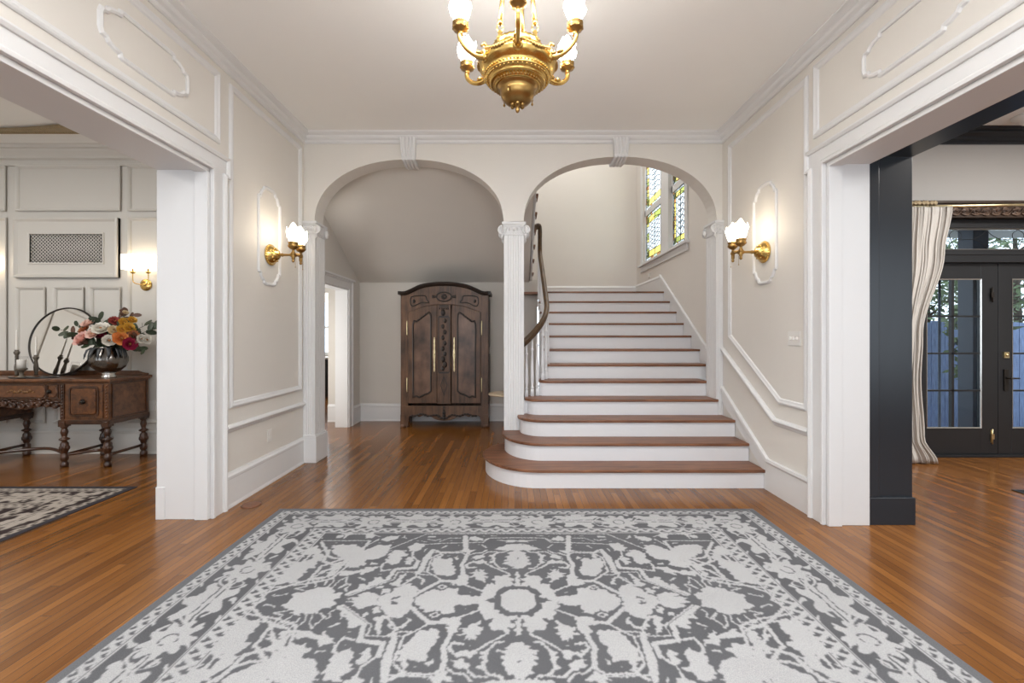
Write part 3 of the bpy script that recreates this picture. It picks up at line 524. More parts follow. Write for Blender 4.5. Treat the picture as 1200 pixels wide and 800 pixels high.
# doorway casing in nook
b = MB(); mp = mapX(-2.565)
b.prism([(6.95, 0), (7.08, 0), (7.08, 2.27), (5.73, 2.27), (5.73, 0), (5.86, 0), (5.86, 2.14), (6.95, 2.14)], mp, 0, .022)
b.sweep([(5.74, 0), (5.74, 2.27), (7.085, 2.27), (7.085, 0)], [(-.0, .022), (0, .04), (-.02, .034), (-.028, .022)], mp, closed=False)
b.box(-2.565, -2.51, 5.68, 7.13, 2.27, 2.30)
b.box(-2.76, -2.565, 6.935, 6.955, 0, 2.14); b.box(-2.76, -2.565, 5.855, 5.875, 0, 2.14); b.box(-2.76, -2.565, 5.86, 6.95, 2.125, 2.145)
S(b, 'trim_19', 'trim', bevel=.002)
# the room beyond
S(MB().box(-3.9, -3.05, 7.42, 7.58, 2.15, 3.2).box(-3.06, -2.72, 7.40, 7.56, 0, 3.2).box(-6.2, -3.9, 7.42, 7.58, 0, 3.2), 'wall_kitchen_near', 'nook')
b = MB(); run_x(b, 7.40, -1, -3.06, -2.72, base_prof()); S(b, 'baseboard_kitchen', 'trim')
S(MB().box(-6.2, -2.6, 10.9, 11., 0, .95).box(-6.2, -2.6, 10.9, 11., 2.3, 3.2).box(-6.2, -4.8, 10.9, 11., .95, 2.3).box(-3.6, -2.6, 10.9, 11., .95, 2.3), 'wall_kitchen_back', 'nook')
S(MB().box(-6.3, -6.2, 5.51, 11., 0, 3.2), 'wall_kitchen_left', 'nook'); S(MB().box(-2.7, -2.6, 7.58, 11., 0, 3.2), 'wall_kitchen_right', 'nook')
S(MB().box(-6.3, -2.74, 5.51, 11.1, 3.2, 3.3), 'ceiling', 'ceiling')
S(MB().box(-8.2, -2.72, 5.42, 5.50, 0, 3.8), 'wall_dining_back', 'dining')
t = thing('kitchen_cabinet', 'dark base cabinet with pale worktop seen through the doorway beyond the nook', 'cabinet', (-4.2, 10.6, 0))
MB().box(-5.1, -3.4, 10.3, 10.88, .1, .88).box(-5.05, -3.45, 10.36, 10.88, 0, .1).build('body', 'doorblack', t, bevel=.004)
for i in range(3): MB().box(-5.08 + .565 * i, -4.55 + .565 * i, 10.28, 10.30, .13, .85).build('door', 'doorblack', t, bevel=.004)
MB().box(-5.12, -3.38, 10.26, 10.89, .88, .92).build('worktop', 'plate', t)
b = MB(); b.sweep(rect(-4.8, -3.6, .95, 2.3), bbox_prof(.07, .03), mapY(10.9)); b.box(-4.8, -3.6, 10.91, 10.94, 1.60, 1.65); b.box(-4.22, -4.18, 10.91, 10.94, .95, 2.3)
w = S(b, 'window_3', 'trim'); MB().box(-4.8, -3.6, 10.95, 10.955, .95, 2.3).build('pane', 'glass', w)

# ------------------------------------------------------------------ stairwell
SWX = 2.45
def wall_hole(b, a0, a1, b0, b1, holes, mp, t0, t1):
    """rectangular wall a0..a1 x b0..b1 minus one hole (c0,c1,d0,d1)"""
    (c0, c1, d0, d1) = holes
    for r in ((a0, c0, b0, b1), (c1, a1, b0, b1), (c0, c1, b0, d0), (c0, c1, d1, b1)): b.prism(rect(*r), mp, t0, t1)
b = MB(); wall_hole(b, 5.27, 9.05, 0, 6., (6.37, 8.47, 2.72, 4.75), mapX(SWX), 0, .18); S(b, 'wall_stairwell_right', 'stairwall')
S(MB().box(-2.7, 2.63, 8.9, 9.05, 2.0, 6.), 'wall_stairwell_back', 'stairwall')
S(MB().box(-2.7, -2.6, 5.27, 9.0, 3.6, 6.).box(-2.7, -2.6, 7.58, 9.0, 2.0, 3.6), 'wall_stairwell_left', 'stairwall')
S(MB().box(-2.7, 2.63, 5.05, 5.27, 3.8, 6.), 'wall_stairwell_front', 'stairwall')
S(MB().box(-2.7, 2.63, 5.05, 9.05, 6., 6.1), 'ceiling', 'ceiling')
b = MB(); run_x(b, 8.9, -1, -2.6, SWX, base_prof(.27), 2.136)
run_y(b, SWX, -1, 7.44, 8.9, base_prof(.29), 2.136)
mp = mapX(SWX, -1)
b.prism([(5.27, .60), (7.3, 1.9), (7.44, 1.99), (7.44, 2.437), (5.27, 1.042)], mp, 0, .018)
b.sweep([(5.27, 1.025), (7.44, 2.42), (7.44, 2.42)][:2], [(.022, .018), (.018, .032), (-.012, .036), (-.03, .018)], mp, closed=False)
S(b, 'baseboard_stairs', 'trim')

# stained-glass window
b = MB(); mp = mapX(SWX, -1)
def ring(b, a0, a1, b0, b1, w, mp, h0, h1):
    b.prism([(a0 - w, b0 - w), (a1 + w, b0 - w), (a1 + w, b1 + w), (a0 - w, b1 + w)][:0] or rect(a0 - w, a1 + w, b0 - w, b0), mp, h0, h1)
    b.prism(rect(a0 - w, a1 + w, b1, b1 + w), mp, h0, h1); b.prism(rect(a0 - w, a0, b0, b1), mp, h0, h1); b.prism(rect(a1, a1 + w, b0, b1), mp, h0, h1)
ring(b, 6.37, 8.47, 2.76, 4.75, .10, mp, 0, .022)
b.prism(rect(6.22, 8.62, 2.72, 2.755), mp, -.10, .065)      # sill
b.prism(rect(6.27, 8.57, 2.62, 2.72), mp, 0, .02)           # apron
b.prism(rect(7.05, 7.40, 2.755, 4.75), mp, -.10, .015)      # mullion
w1 = S(b, 'window_1', 'trim', bevel=.003)
M['g_clear'] = artglass('clear_art_glass', (.62, .68, .70), .5)
M['g_yellow'] = artglass('yellow_art_glass', (.60, .47, .12), .6)
M['g_green'] = artglass('green_art_glass', (.25, .28, .07), .6)
M['g_amber'] = artglass('amber_art_glass', (.36, .18, .07), .6)
M['g_pale'] = artglass('pale_green_art_glass', (.48, .55, .42), .5)
for y0, y1 in ((6.37, 7.05), (7.40, 8.47)):
    for z0, z1 in ((2.755, 3.70), (3.70, 4.75)):
        b = MB(); s_ = .045; fx = -.045
        for r in ((y0, y1, z0, z0 + .06), (y0, y1, z1 - s_, z1), (y0, y0 + s_, z0, z1), (y1 - s_, y1, z0, z1)): b.prism(rect(*r), mp, -.07, fx + .01)
        sash = b.build('sash', 'trim', w1)
        a0, a1, c0, c1 = y0 + s_, y1 - s_, z0 + .06, z1 - s_
        g = MB(); L_ = MB(); xg = SWX + .055; rnd = random.Random(int(y0 * 100 + z0 * 7))
        def pane(poly, mi): g.add([(xg, p, q) for p, q in poly], [tuple(range(len(poly)))], mi=mi)
        def came(p, q, w=.0062): L_.tube([(xg - .002, p[0], p[1]), (xg - .002, q[0], q[1])], w, 5)
        bw = .085 if y1 - y0 < .8 else .12; bh = .085; nb = 5
        # border bands: outer amber/yellow slips, inner green; corners yellow
        def band(A0, A1, C0, C1, horiz, cols, n):
            for i in range(n):
                if horiz: r = rect(A0 + (A1 - A0) * i / n, A0 + (A1 - A0) * (i + 1) / n, C0, C1)
                else: r = rect(A0, A1, C0 + (C1 - C0) * i / n, C0 + (C1 - C0) * (i + 1) / n)
                pane(r, cols[(i + rnd.randint(0, 1)) % len(cols)])
                for k in range(4): came(r[k], r[(k + 1) % 4], .0052)
        ow = bw * .42
        band(a0, a1, c0, c0 + ow, True, [0, 4, 0, 3], 11); band(a0, a1, c1 - ow, c1, True, [0, 4, 0, 3], 11)
        band(a0, a0 + ow, c0 + ow, c1 - ow, False, [4, 0, 3, 0], 15); band(a1 - ow, a1, c0 + ow, c1 - ow, False, [4, 0, 3, 0], 15)
        i0, i1, j0, j1 = a0 + ow, a1 - ow, c0 + ow, c1 - ow; iw = bw * .95
        band(i0 + iw, i1 - iw, j0, j0 + iw, True, [1, 1, 2], 2); band(i0 + iw, i1 - iw, j1 - iw, j1, True, [1, 2, 1], 2)
        band(i0, i0 + iw, j0 + iw, j1 - iw, False, [1, 2, 4, 1, 0], 9); band(i1 - iw, i1, j0 + iw, j1 - iw, False, [2, 1, 0, 1, 3], 9)
        for (p, q) in ((i0, j0), (i1 - iw, j0), (i0, j1 - iw), (i1 - iw, j1 - iw)):
            pane(rect(p, p + iw, q, q + iw), 2)
            came((p, q), (p + iw, q + iw)); came((p, q + iw), (p + iw, q))
        m0, m1, n0, n1 = i0 + iw, i1 - iw, j0 + iw, j1 - iw
        pane(rect(m0, m1, n0, n1), 0)
        mc = (m0 + m1) / 2
        for z in range(7):   # branching leaf lines in the centre
            zz = n0 + (n1 - n0) * (z + .5) / 7; ww = (m1 - m0) * .42
            came((mc, zz - .05), (mc + ww, zz + .045)); came((mc, zz - .05), (mc - ww, zz + .045)); came((mc + ww, zz + .045), (mc, zz + .09)); came((mc - ww, zz + .045), (mc, zz + .09))
        came((mc, n0), (mc, n1))
        for k in range(7): 
            zz = c0 + (c1 - c0) * rnd.random(); came((a0, zz), (a0 + bw, zz + .05), .003); came((a1, zz), (a1 - bw, zz + .05), .003)
        g.build('glass', ['g_clear', 'g_yellow', 'g_green', 'g_amber', 'g_pale'], sash); L_.build('lead_came', 'lead', sash)
t = MB().box(SWX - .018, SWX, 8.02, 8.10, 2.46, 2.54); tag(t.build('wall_sensor', 'plate', bevel=.006), 'small white square plate on the stair wall below the stained glass window', 'sensor')
# ------------------------------------------------------------------ staircase
RS, TR, D1 = .178, .28, 4.15
dn = lambda n: D1 + (n - 1) * TR
st = thing('staircase', 'wide white staircase with brown oak treads and a curling dark handrail', 'staircase', (1.2, 4.15, 0))
def quarter(xl, yl, xt, yt, n=14):   # from left tip (xl,yl) round to the front tangent (xt,yt)
    return [(xt - (xt - xl) * math.cos(a), yl - (yl - yt) * math.sin(a)) for a in [PI / 2 * i / n for i in range(n + 1)]]
def inset(pts, d): return pts
curved = {1: (-.327, 4.83, .24, 2.345, [(2.345, 4.50), (.26, 4.50), (.26, 5.20), (-.14, 5.20), (-.25, 5.08)]),
          2: (-.124, 4.965, .30, 2.343, [(2.343, 4.78), (.20, 4.78), (.20, 5.29), (-.124, 5.29)]),
          3: (.045, 5.00, .35, 2.343, [(2.343, 5.04), (2.29, 5.06), (.36, 5.06), (.36, 5.30), (.122, 5.30), (.122, 5.045), (.05, 5.045)]),
          4: (.128, 5.14, .32, 2.288, [(2.288, 5.34), (.128, 5.34)])}
for n in range(1, 13):
    z = n * RS; d = dn(n); b = MB(); r = MB(); th = .028
    if n in curved:
        xl, yl, xt, xr, back = curved[n]
        front = quarter(xl, yl, xt, d)
        b.prism(front + [(xr, d)] + back, mapXY, z - th, z)
        e = .028   # riser set back under the nosing
        xrr = 2.343 if n < 4 else xr
        f2 = quarter(xl + e, yl, xt, d + e)
        outer = f2 + [(xrr, d + e)]; inner = [(xrr, d + e + .02)] + [(x + .02 * (1 - k / 14), y + .02) for k, (x, y) in zip(range(14, -1, -1), f2[::-1])]
        z0 = (n - 1) * RS
        if n == 1: outer = [(-.15, 5.18), (-.235, 5.06)] + outer; inner = inner + [(-.215, 5.06), (-.13, 5.16)]
        if n == 2: outer = [(xl + e, 5.04)] + outer; inner = inner + [(xl + e + .02, 5.04)]
        r.prism(outer + inner, mapXY, z0, z - th)
        r.prism([(x, y) for x, y in quarter(xl + e - .010, yl, xt, d + e - .010)] + [(xrr, d + e - .01), (xrr, d + e)] + f2[::-1], mapXY, z - th - .016, z - th)   # cove under the nosing
    else:
        x0, x1 = (.305 if n == 5 else .405), (2.29 if n == 5 else 2.432)
        if n == 5: b.prism(quarter(.305, d + .10, .42, d, 6) + [(x1, d), (x1, d + TR + .04), (.305, d + TR + .04)], mapXY, z - th, z)
        else:
            y1 = d + (TR + .04 if n < 12 else 1.66); b.box(x0, x1, d, y1, z - th, z)
        xs = x0 + .03
        r.box(xs, x1, d + .028, d + .048, z - RS, z - th); r.box(xs, x1, d + .016, d + .028, z - th - .016, z - th)
    b.build('tread', 'tread', st, bevel=.006); r.build('riser', 'riser', st)
# closed sides under the flight
b = MB(); mp = mapX(.425)
low = [(5.30, 0), (7.48, 0), (7.48, 2.10)] + [(dn(n) + q, z) for n in range(12, 5, -1) for q, z in ((.03, n * RS - .03), (.03, (n - 1) * RS - .03))] + [(5.30, .86)]
b.prism(low, mp, 0, .025)
b.box(.10, .44, 5.30, 5.325, 0, .70); b.box(.31, .44, 5.325, 5.35, .60, .86); b.box(.12, .34, 5.30, 5.33, .5, .68); b.box(.120, .175, 5.12, 5.14, .50, .684)
b.build('side_panel', 'riser', st)
b = MB()   # scroll brackets on the tread ends
for n in range(6, 13):
    d = dn(n); b.box(.40, .425, d + .03, d + TR + .03, n * RS - .032 - .10, n * RS - .03)
b.build('stringer', 'riser', st)
# balusters
def turned(h):
    p = [(.019, 0), (.019, .11), (.012, .118), (.021, .135), (.021, .15), (.012, .163), (.020, .24), (.0225, .33), (.018, .45), (.013, .60), (.0115, .74), (.019, .755), (.019, .77), (.011, .785), (.0105, .93), (.017, .945), (.017, 1.)]
    return [(r, z * h) for r, z in p]
rp = [(.10, 5.20, 1.335), (.16, 5.21, 1.385), (.225, 5.25, 1.45), (.30, 5.32, 1.535), (.365, 5.42, 1.625), (.405, 5.54, 1.715), (.422, 5.68, 1.81), (.425, 5.85, 1.915), (.425, 6.2, 2.137), (.425, 6.6, 2.391), (.425, 7.0, 2.645), (.425, 7.10, 2.72), (.425, 7.135, 2.80), (.425, 7.145, 2.95), (.425, 7.14, 3.10), (.41, 7.14, 3.175), (.36, 7.14, 3.165), (.31, 7.13, 3.12), (.275, 7.12, 3.17), (.265, 7.10, 3.35), (.262, 7.05, 3.46), (.26, 6.9, 3.56), (.26, 6.3, 3.94)]
def smoothpath(P, k=4):
    P = [Vector(p) for p in P]; out = []
    for i in range(len(P) - 1):
        p0 = P[max(0, i - 1)]; p1 = P[i]; p2 = P[i + 1]; p3 = P[min(len(P) - 1, i + 2)]
        for j in range(k):
            t = j / k; out.append(.5 * ((2 * p1) + (p2 - p0) * t + (2 * p0 - 5 * p1 + 4 * p2 - p3) * t * t + (-p0 + 3 * p1 - 3 * p2 + p3) * t ** 3))
    out.append(P[-1]); return out
def rail_z(x, y):
    best = min(smoothpath(rp[:12], 8), key=lambda p: (p.x - x) ** 2 + (p.y - y) ** 2); return best.z
sp = smoothpath(rp)
b = MB()
b.tube(sp, .036, 12, flat=.85); b.tube([p - Vector((0, 0, .026)) for p in sp], .026, 8); b.tube([p - Vector((0, 0, .048)) for p in sp], .016, 6)
b.build('handrail', 'rail', st)
spots = [(.154, 5.235, .712), (.222, 5.27, .712), (.283, 5.315, .712), (.355, 5.42, .89), (.40, 5.50, .89)]
for n in range(6, 12): spots += [(.435, dn(n) + .09, n * RS), (.435, dn(n) + .23, n * RS)]
spots.append((.435, dn(12) - .07, 11 * RS))
for x, y, z in spots:
    h = rail_z(x, y) - .03 - z; b = MB(); b.lathe(turned(h), (x, y, z), 10)
    b.box(x - .017, x + .017, y - .017, y + .017, z, z + .10 * h); b.build('baluster', 'riser', st)
b = MB(); b.box(.39, .46, 7.16, 7.23, 2.0, 3.10); b.build('landing_newel', 'riser', st, bevel=.004)

# the upper flight that returns over the nook
S(MB().box(-2.59, .40, 7.60, 8.88, 2.10, 2.136), 'floor', 'tread')
S(MB().box(-.0, .40, 7.30, 7.60, 2.10, 2.136), 'floor', 'tread')
up = thing('upper_staircase', 'upper stair flight returning above the nook, glimpsed between column and handrail', 'staircase', (-1.1, 8.1, 2.136))
mp = mapX(.20)
UY = 8.16
for k in range(1, 10):
    y = UY - (k - 1) * TR; z = 2.136 + k * RS
    MB().box(-2.55, .345, y - TR - .02, y, z - .028, z).build('tread', 'tread', up)
    MB().box(-2.55, .30, y - .045, y - .025, z - RS, z - .028).build('riser', 'riser', up)
b = MB(); b.prism([(UY, 2.137), (UY, 2.29)] + [(UY - (k - 1) * TR - .03 - q, 2.136 + k * RS - .03) for k in range(1, 10) for q in (0, TR)] + [(UY - 8 * TR - .31, 3.60 - .05), (7.60, 2.26), (7.60, 2.137)], mapX(.275), 0, .03)
b.build('stringer', 'riser', up)
for k in range(1, 9):
    y = UY - (k - 1) * TR; z = 2.136 + k * RS
    b = MB(); spiral(b, (.310, y - .10, z - .075), (0, 1, 0), .035, -1); b.tube([(.310, y - .07, z - .05), (.310, y - .16, z - .09), (.310, y - .24, z - .05)], .012, 6); b.build('scroll_bracket', 'riser', up)
    for q in (.08, .22):
        h = .84; b = MB(); b.lathe(turned(h), (.262, y - q, z), 8); b.build('baluster', 'riser', up)

# ------------------------------------------------------------------ small table behind the column
t = thing('side_table', 'small round pale-topped table half hidden behind the white column', 'table', (-.085, 5.56, 0))
b = MB(); b.lathe([(.001, .685), (.215, .685), (.225, .692), (.225, .705), (.215, .712), (.001, .712)], (-.085, 5.56, 0), 40); b.build('top', 'palewood', t)
b = MB(); b.lathe([(.02, .03), (.035, .05), (.018, .09), (.016, .60), (.03, .66), (.06, .685)], (-.085, 5.56, 0), 16); b.build('pedestal', 'iron', t)
b = MB(); b.lathe([(.001, 0), (.13, 0), (.135, .012), (.03, .03), (.001, .03)], (-.085, 5.56, 0), 32); b.build('foot', 'iron', t)
b = MB(); b.tube(smoothpath([(-.26, 5.76, .006), (-.25, 5.55, .006), (-.20, 5.42, .006), (-.12, 5.36, .006), (-.03, 5.36, .006)]), .005, 6)
tag(b.build('floor_cable', 'cord'), 'white cable lying on the floor behind the lowest stair treads', 'cable')

# ------------------------------------------------------------------ armoire
q_ = .013238
def P(zx, zy): return ((440 + zx / 4.21 - 601.6) * q_, 1.424 + (393 - (320 + zy / 4.21)) * q_)
ax0, ax1 = P(124, 0)[0], P(556, 0)[0]; YF, YK = 6.95, 7.42
ar = thing('armoire', 'tall dark brown carved wooden armoire with arched top against the nook wall', 'armoire', ((ax0 + ax1) / 2, 7.18, 0))
def smooth2(pts, k=5, closed=False):
    pp = [(p[0], p[1], 0) for p in pts]
    return [(v.x, v.y) for v in smoothpath(pp, k)]
topcurve = smooth2([P(124, 100), P(150, 99), P(185, 84), P(225, 66), P(280, 56), P(338, 53), P(395, 56), P(450, 66), P(495, 84), P(528, 99), P(556, 100)])
# carcass: sides, back, front frame
mpa = mapY(YF)
b = MB()
b.box(ax0, ax0 + .03, YF + .02, YK, .12, 2.05); b.box(ax1 - .03, ax1, YF + .02, YK, .12, 2.05); b.box(ax0, ax1, YK - .02, YK, .12, 2.1); b.box(ax0 + .03, ax1 - .03, YF + .05, YK, .22, .25)
b.build('carcass', 'armoire', ar)
b = MB(); dtop = smooth2([P(160, 192), P(190, 182), P(235, 166), P(285, 157), P(304, 154), P(372, 154), P(395, 157), P(445, 166), P(490, 182), P(520, 192)])
frame = [P(124, 650), P(124, 100)] + topcurve[1:-1] + [P(556, 100), P(556, 650), P(520, 643)] + dtop[::-1] + [P(160, 643)]
fr = [(ax0, .33)] + [p for p in topcurve] + [(ax1, .33), (P(520, 0)[0], .33)] + dtop[::-1] + [(P(160, 0)[0], .33)]
b.prism(fr, mpa, -.03, 0)
b.build('face_frame', 'armoire', ar, bevel=.003)
b = MB()   # shaped apron
ap = smooth2([P(160, 765), P(163, 720), P(172, 703), P(200, 702), P(215, 709), P(235, 702), P(262, 704), P(280, 712), P(300, 722), P(338, 728), P(376, 722), P(396, 712), P(414, 704), P(441, 702), P(461, 709), P(476, 702), P(507, 703), P(518, 720), P(522, 765)], 3)
b.prism([(ax0, .335), (ax0, .012)] + [(ax0 + .085, .012)] + ap[1:-1] + [(ax1 - .085, .012), (ax1, .012), (ax1, .335)], mpa, -.035, .006)
b.build('apron', 'armoire', ar, bevel=.004)
for x in (ax0 + .04, ax1 - .04):
    b = MB(); b.box(x - .035, x + .035, YK - .075, YK, .0, .35); b.build('leg', 'armoire_dark', ar, bevel=.004)
for x in (ax0 + .035, ax1 - .035):
    b = MB(); b.box(x - .037, x + .037, YF - .012, YF + .06, 0, .20); b.lathe([(.001, .0), (.038, .0), (.045, .02), (.038, .045), (.001, .05)], (x, YF + .01, 0), 12); b.build('leg', 'armoire', ar, bevel=.004)
# cornice
b = MB(); cpf = [(-.03, 0), (-.03, .012), (-.018, .020), (-.012, .045), (.005, .055), (.018, .06), (.03, .045), (.03, 0)]
b.sweep([(ax0, topcurve[0][1])] + topcurve[1:-1] + [(ax1, topcurve[-1][1])], cpf, mpa, closed=False)
rows = [[(x, YF - .03, z + .02), (x, YK + .0, z + .02)] for x, z in topcurve]; b.strip(rows)
b.box(ax0 - .04, ax0 + .01, YF - .02, YK, 2.06, 2.11); b.box(ax1 - .01, ax1 + .04, YF - .02, YK, 2.06, 2.11)
b.build('cornice', 'armoire_dark', ar)
# doors
def door(mir):
    f = (lambda zx, zy: P(zx, zy)) if not mir else (lambda zx, zy: P(680 - zx, zy))
    out = [f(162, 641), f(162, 192)] + smooth2([f(190, 183), f(235, 167), f(275, 160), f(303, 157)], 4) + [f(303, 641)]
    b = MB(); b.prism(out, mpa, -.02, .008)
    dr = b.build('door', 'armoire', ar, bevel=.003)
    pan = smooth2([f(187, 610), f(187, 400), f(187, 250), f(205, 238), f(225, 222), f(245, 208), f(262, 195), f(270, 200), f(274, 230), f(274, 400), f(274, 580)], 3)[:-1] + smooth2([f(274, 580), f(262, 592), f(245, 597), f(232, 604), f(215, 612), f(205, 606), f(187, 610)], 3)
    pan = [p for i, p in enumerate(pan) if i == 0 or (abs(p[0] - pan[i - 1][0]) + abs(p[1] - pan[i - 1][1])) > .002]
    if (abs(pan[0][0] - pan[-1][0]) + abs(pan[0][1] - pan[-1][1])) < .003: pan = pan[:-1]
    cx = sum(p[0] for p in pan) / len(pan); cz = sum(p[1] for p in pan) / len(pan)
    b = MB(); b.prism([(cx + (x - cx) * .93, cz + (z - cz) * .975) for x, z in pan], mpa, .0, .013); b.build('panel', 'panelwood', dr, bevel=.004)
    b = MB(); b.sweep(pan, [(-.012, .006), (-.012, .018), (0, .024), (.012, .018), (.012, .006)], mpa, smooth=True)
    for sx in (-1, 1):
        x, z = f(235 + sx * 12, 208)
    for a, c in ((200, 238), (212, 231), (224, 224), (236, 214), (248, 204), (260, 196), (205, 606), (220, 610), (236, 602), (252, 596), (266, 588)):
        x, z = f(a, c); b.ball((x, YF - .016, z), .016, 6, sq=(1.2, .7, .8))
    b.build('carved_moulding', 'armoire_dark', dr)
    b = MB(); hx = f(291, 0)[0]; z0, z1 = P(0, 486)[1], P(0, 316)[1]
    n = 22; rows = []
    for i in range(n + 1):
        z = z0 + (z1 - z0) * i / n; w = .011 + .006 * math.sin(i * 2.1) ** 2 + (.008 if 8 < i < 14 else 0); w *= (.4 if i in (0, n) else .72)
        rows.append([(hx - w, YF - .010, z), (hx - w * .6, YF - .015, z), (hx + w * .6, YF - .015, z), (hx + w, YF - .010, z)])
    b.strip(rows); b.ball((hx, YF - .02, (z0 + z1) / 2), .014, 8); b.build('escutcheon', 'escutcheon', dr)
    for zz in (P(0, 270)[1], P(0, 550)[1]):
        b = MB(); x = f(156, 0)[0]; b.lathe([(.001, -.115), (.006, -.10), (.007, -.07), (.007, .07), (.006, .10), (.001, .115)], (x, YF - .008, zz), 8); b.build('hinge', 'escutcheon', dr)
door(False); door(True)
b = MB(); b.prism([P(305, 645), P(305, 156), P(371, 156), P(371, 645)], mpa, -.02, .006)
b.build('centre_stile', 'armoire', ar, bevel=.003)
b = MB()
b.sweep([P(312, 488), P(312, 218), P(364, 218), P(364, 488)], [(-.006, .004), (-.006, .014), (.006, .014), (.006, .004)], mpa)
for zz in (160, 168, 213, 491): x, z = P(338, zz); b.box(x - .075, x + .075, YF - .018, YF, z - .008, z + .008)
for i in range(5): x, z = P(317 + i * 10.5, 176); b.ball((x, YF - .014, z), .012, 6)
for i, zz in enumerate((195, 235, 262, 290, 318, 345, 372, 398, 425, 450, 470)):
    x, z = P(338 + (5 if i % 2 else -5), zz); b.ball((x, YF - .014, z), .026 if i not in (0, 8, 9) else .036, 7, sq=(1., .6, 1.4))
    b.tube([(x, YF - .01, z + .03), (x + (.025 if i % 2 else -.025), YF - .014, z), (x, YF - .01, z - .03)], .007, 5)
b.sweep([P(338, 510), P(322, 552), P(338, 600), P(354, 552)], [(-.005, .004), (-.005, .013), (.005, .013), (.005, .004)], mpa)
# top medallion and side cartouches
cx, cz = P(338, 116)
b.sweep([(cx + .115 * math.cos(2 * PI * i / 24), cz + .072 * math.sin(2 * PI * i / 24)) for i in range(24)], [(-.009, 0), (-.009, .014), (.009, .014), (.009, 0)], mpa, smooth=True)
for i in range(8): a = i * PI / 4; b.ball((cx + .03 * math.cos(a), YF - .008, cz + .026 * math.sin(a)), .02, 6, sq=(1, .6, 1))
for sx in (-1, 1):
    b.ball((cx + sx * .15, YF - .006, cz), .024, 6, sq=(1.5, .5, .8)); b.ball((cx + sx * .175, YF - .006, cz), .022, 6, sq=(.6, .5, 1.3))
for mir in (0, 1):
    f = (lambda a, c: P(a, c)) if not mir else (lambda a, c: P(680 - a, c))
    cc = smooth2([f(176, 118), f(200, 112), f(245, 112), f(252, 130), f(262, 145), f(225, 146), f(190, 162), f(176, 158), f(172, 138), f(176, 118)], 3)[:-1]
    b.sweep(cc, [(-.007, 0), (-.007, .013), (.007, .013), (.007, 0)], mpa, smooth=True); x, z = f(190, 138); b.ball((x, YF - .004, z), .024, 6, sq=(1, .5, 1.2))
b.build('carving', 'armoire_dark', ar)
b = MB(); x0c, zc0 = P(338, 690)
for i in range(-12, 13):
    x, z = P(338 + i * 13, 703 + (14 * math.exp(-(i / 3.) ** 2)) + 5 * math.cos(i * 1.1)); b.ball((x, YF - .014, z + .014), .020, 6, sq=(1.4, .7, .8))
for zz in (662, 674, 688, 702, 715): x, z = P(338, zz); b.ball((x, YF - .012, z), .026 if zz > 680 else .016, 7, sq=(1, .6, 1))
b.build('apron_carving', 'armoire_dark', ar)
for z0, z1 in ((.33, 1.15), (1.22, 2.03)):
    b = MB(); b.sweep([(YF + .07, z0 + .03), (YK - .06, z0 + .03), (YK - .06, z1 - .03), (YF + .07, z1 - .03)], [(-.008, 0), (-.008, .01), (.008, .01), (.008, 0)], mapX(ax1)); b.build('side_moulding', 'armoire_dark', ar)
# ------------------------------------------------------------------ lit flame shades, sconces, chandelier
def flame_mesh(b, c, R, H, seed=0):
    """twisted flame-shaped glass with pointed licks"""
    n = 24; rows = 16; vs = []
    for i in range(rows + 1):
        u = i / rows; z = H * u
        base = math.sin(PI * min(1, u * .86 + .14)) ** .75 * (1 - u * .25) if u < .98 else .01
        if u == 1: base = .012
        for k in range(n):
            a = 2 * PI * k / n; tw = a * 5 + u * 3.2 + seed
            rr = R * base * (1 + .20 * math.sin(tw) * (.3 + u))
            zz = z + H * .05 * math.sin(a * 4 - u * 5 + seed) * u
            vs.append((c[0] + rr * math.cos(a), c[1] + rr * math.sin(a), c[2] + zz))
    fs = [(i * n + k, i * n + (k + 1) % n, (i + 1) * n + (k + 1) % n, (i + 1) * n + k) for i in range(rows) for k in range(n)]
    fs.append(tuple(range(n))); b.add(vs, fs, smooth=True)
    for k in range(7):   # free-standing licks round the rim
        a = 2 * PI * k / 7 + seed; z0 = H * (.45 + .12 * (k % 2)); r0 = R * .86
        b.tube([(c[0] + r0 * math.cos(a), c[1] + r0 * math.sin(a), c[2] + z0 - H * .22), (c[0] + r0 * 1.22 * math.cos(a + .2), c[1] + r0 * 1.22 * math.sin(a + .2), c[2] + z0), (c[0] + r0 * 1.18 * math.cos(a + .5), c[1] + r0 * 1.18 * math.sin(a + .5), c[2] + z0 + H * .24)], [R * .14, R * .18, R * .01], 6)
ROTX = Matrix(((0, 0, 1), (0, 1, 0), (-1, 0, 0)))   # lathe axis z -> +x
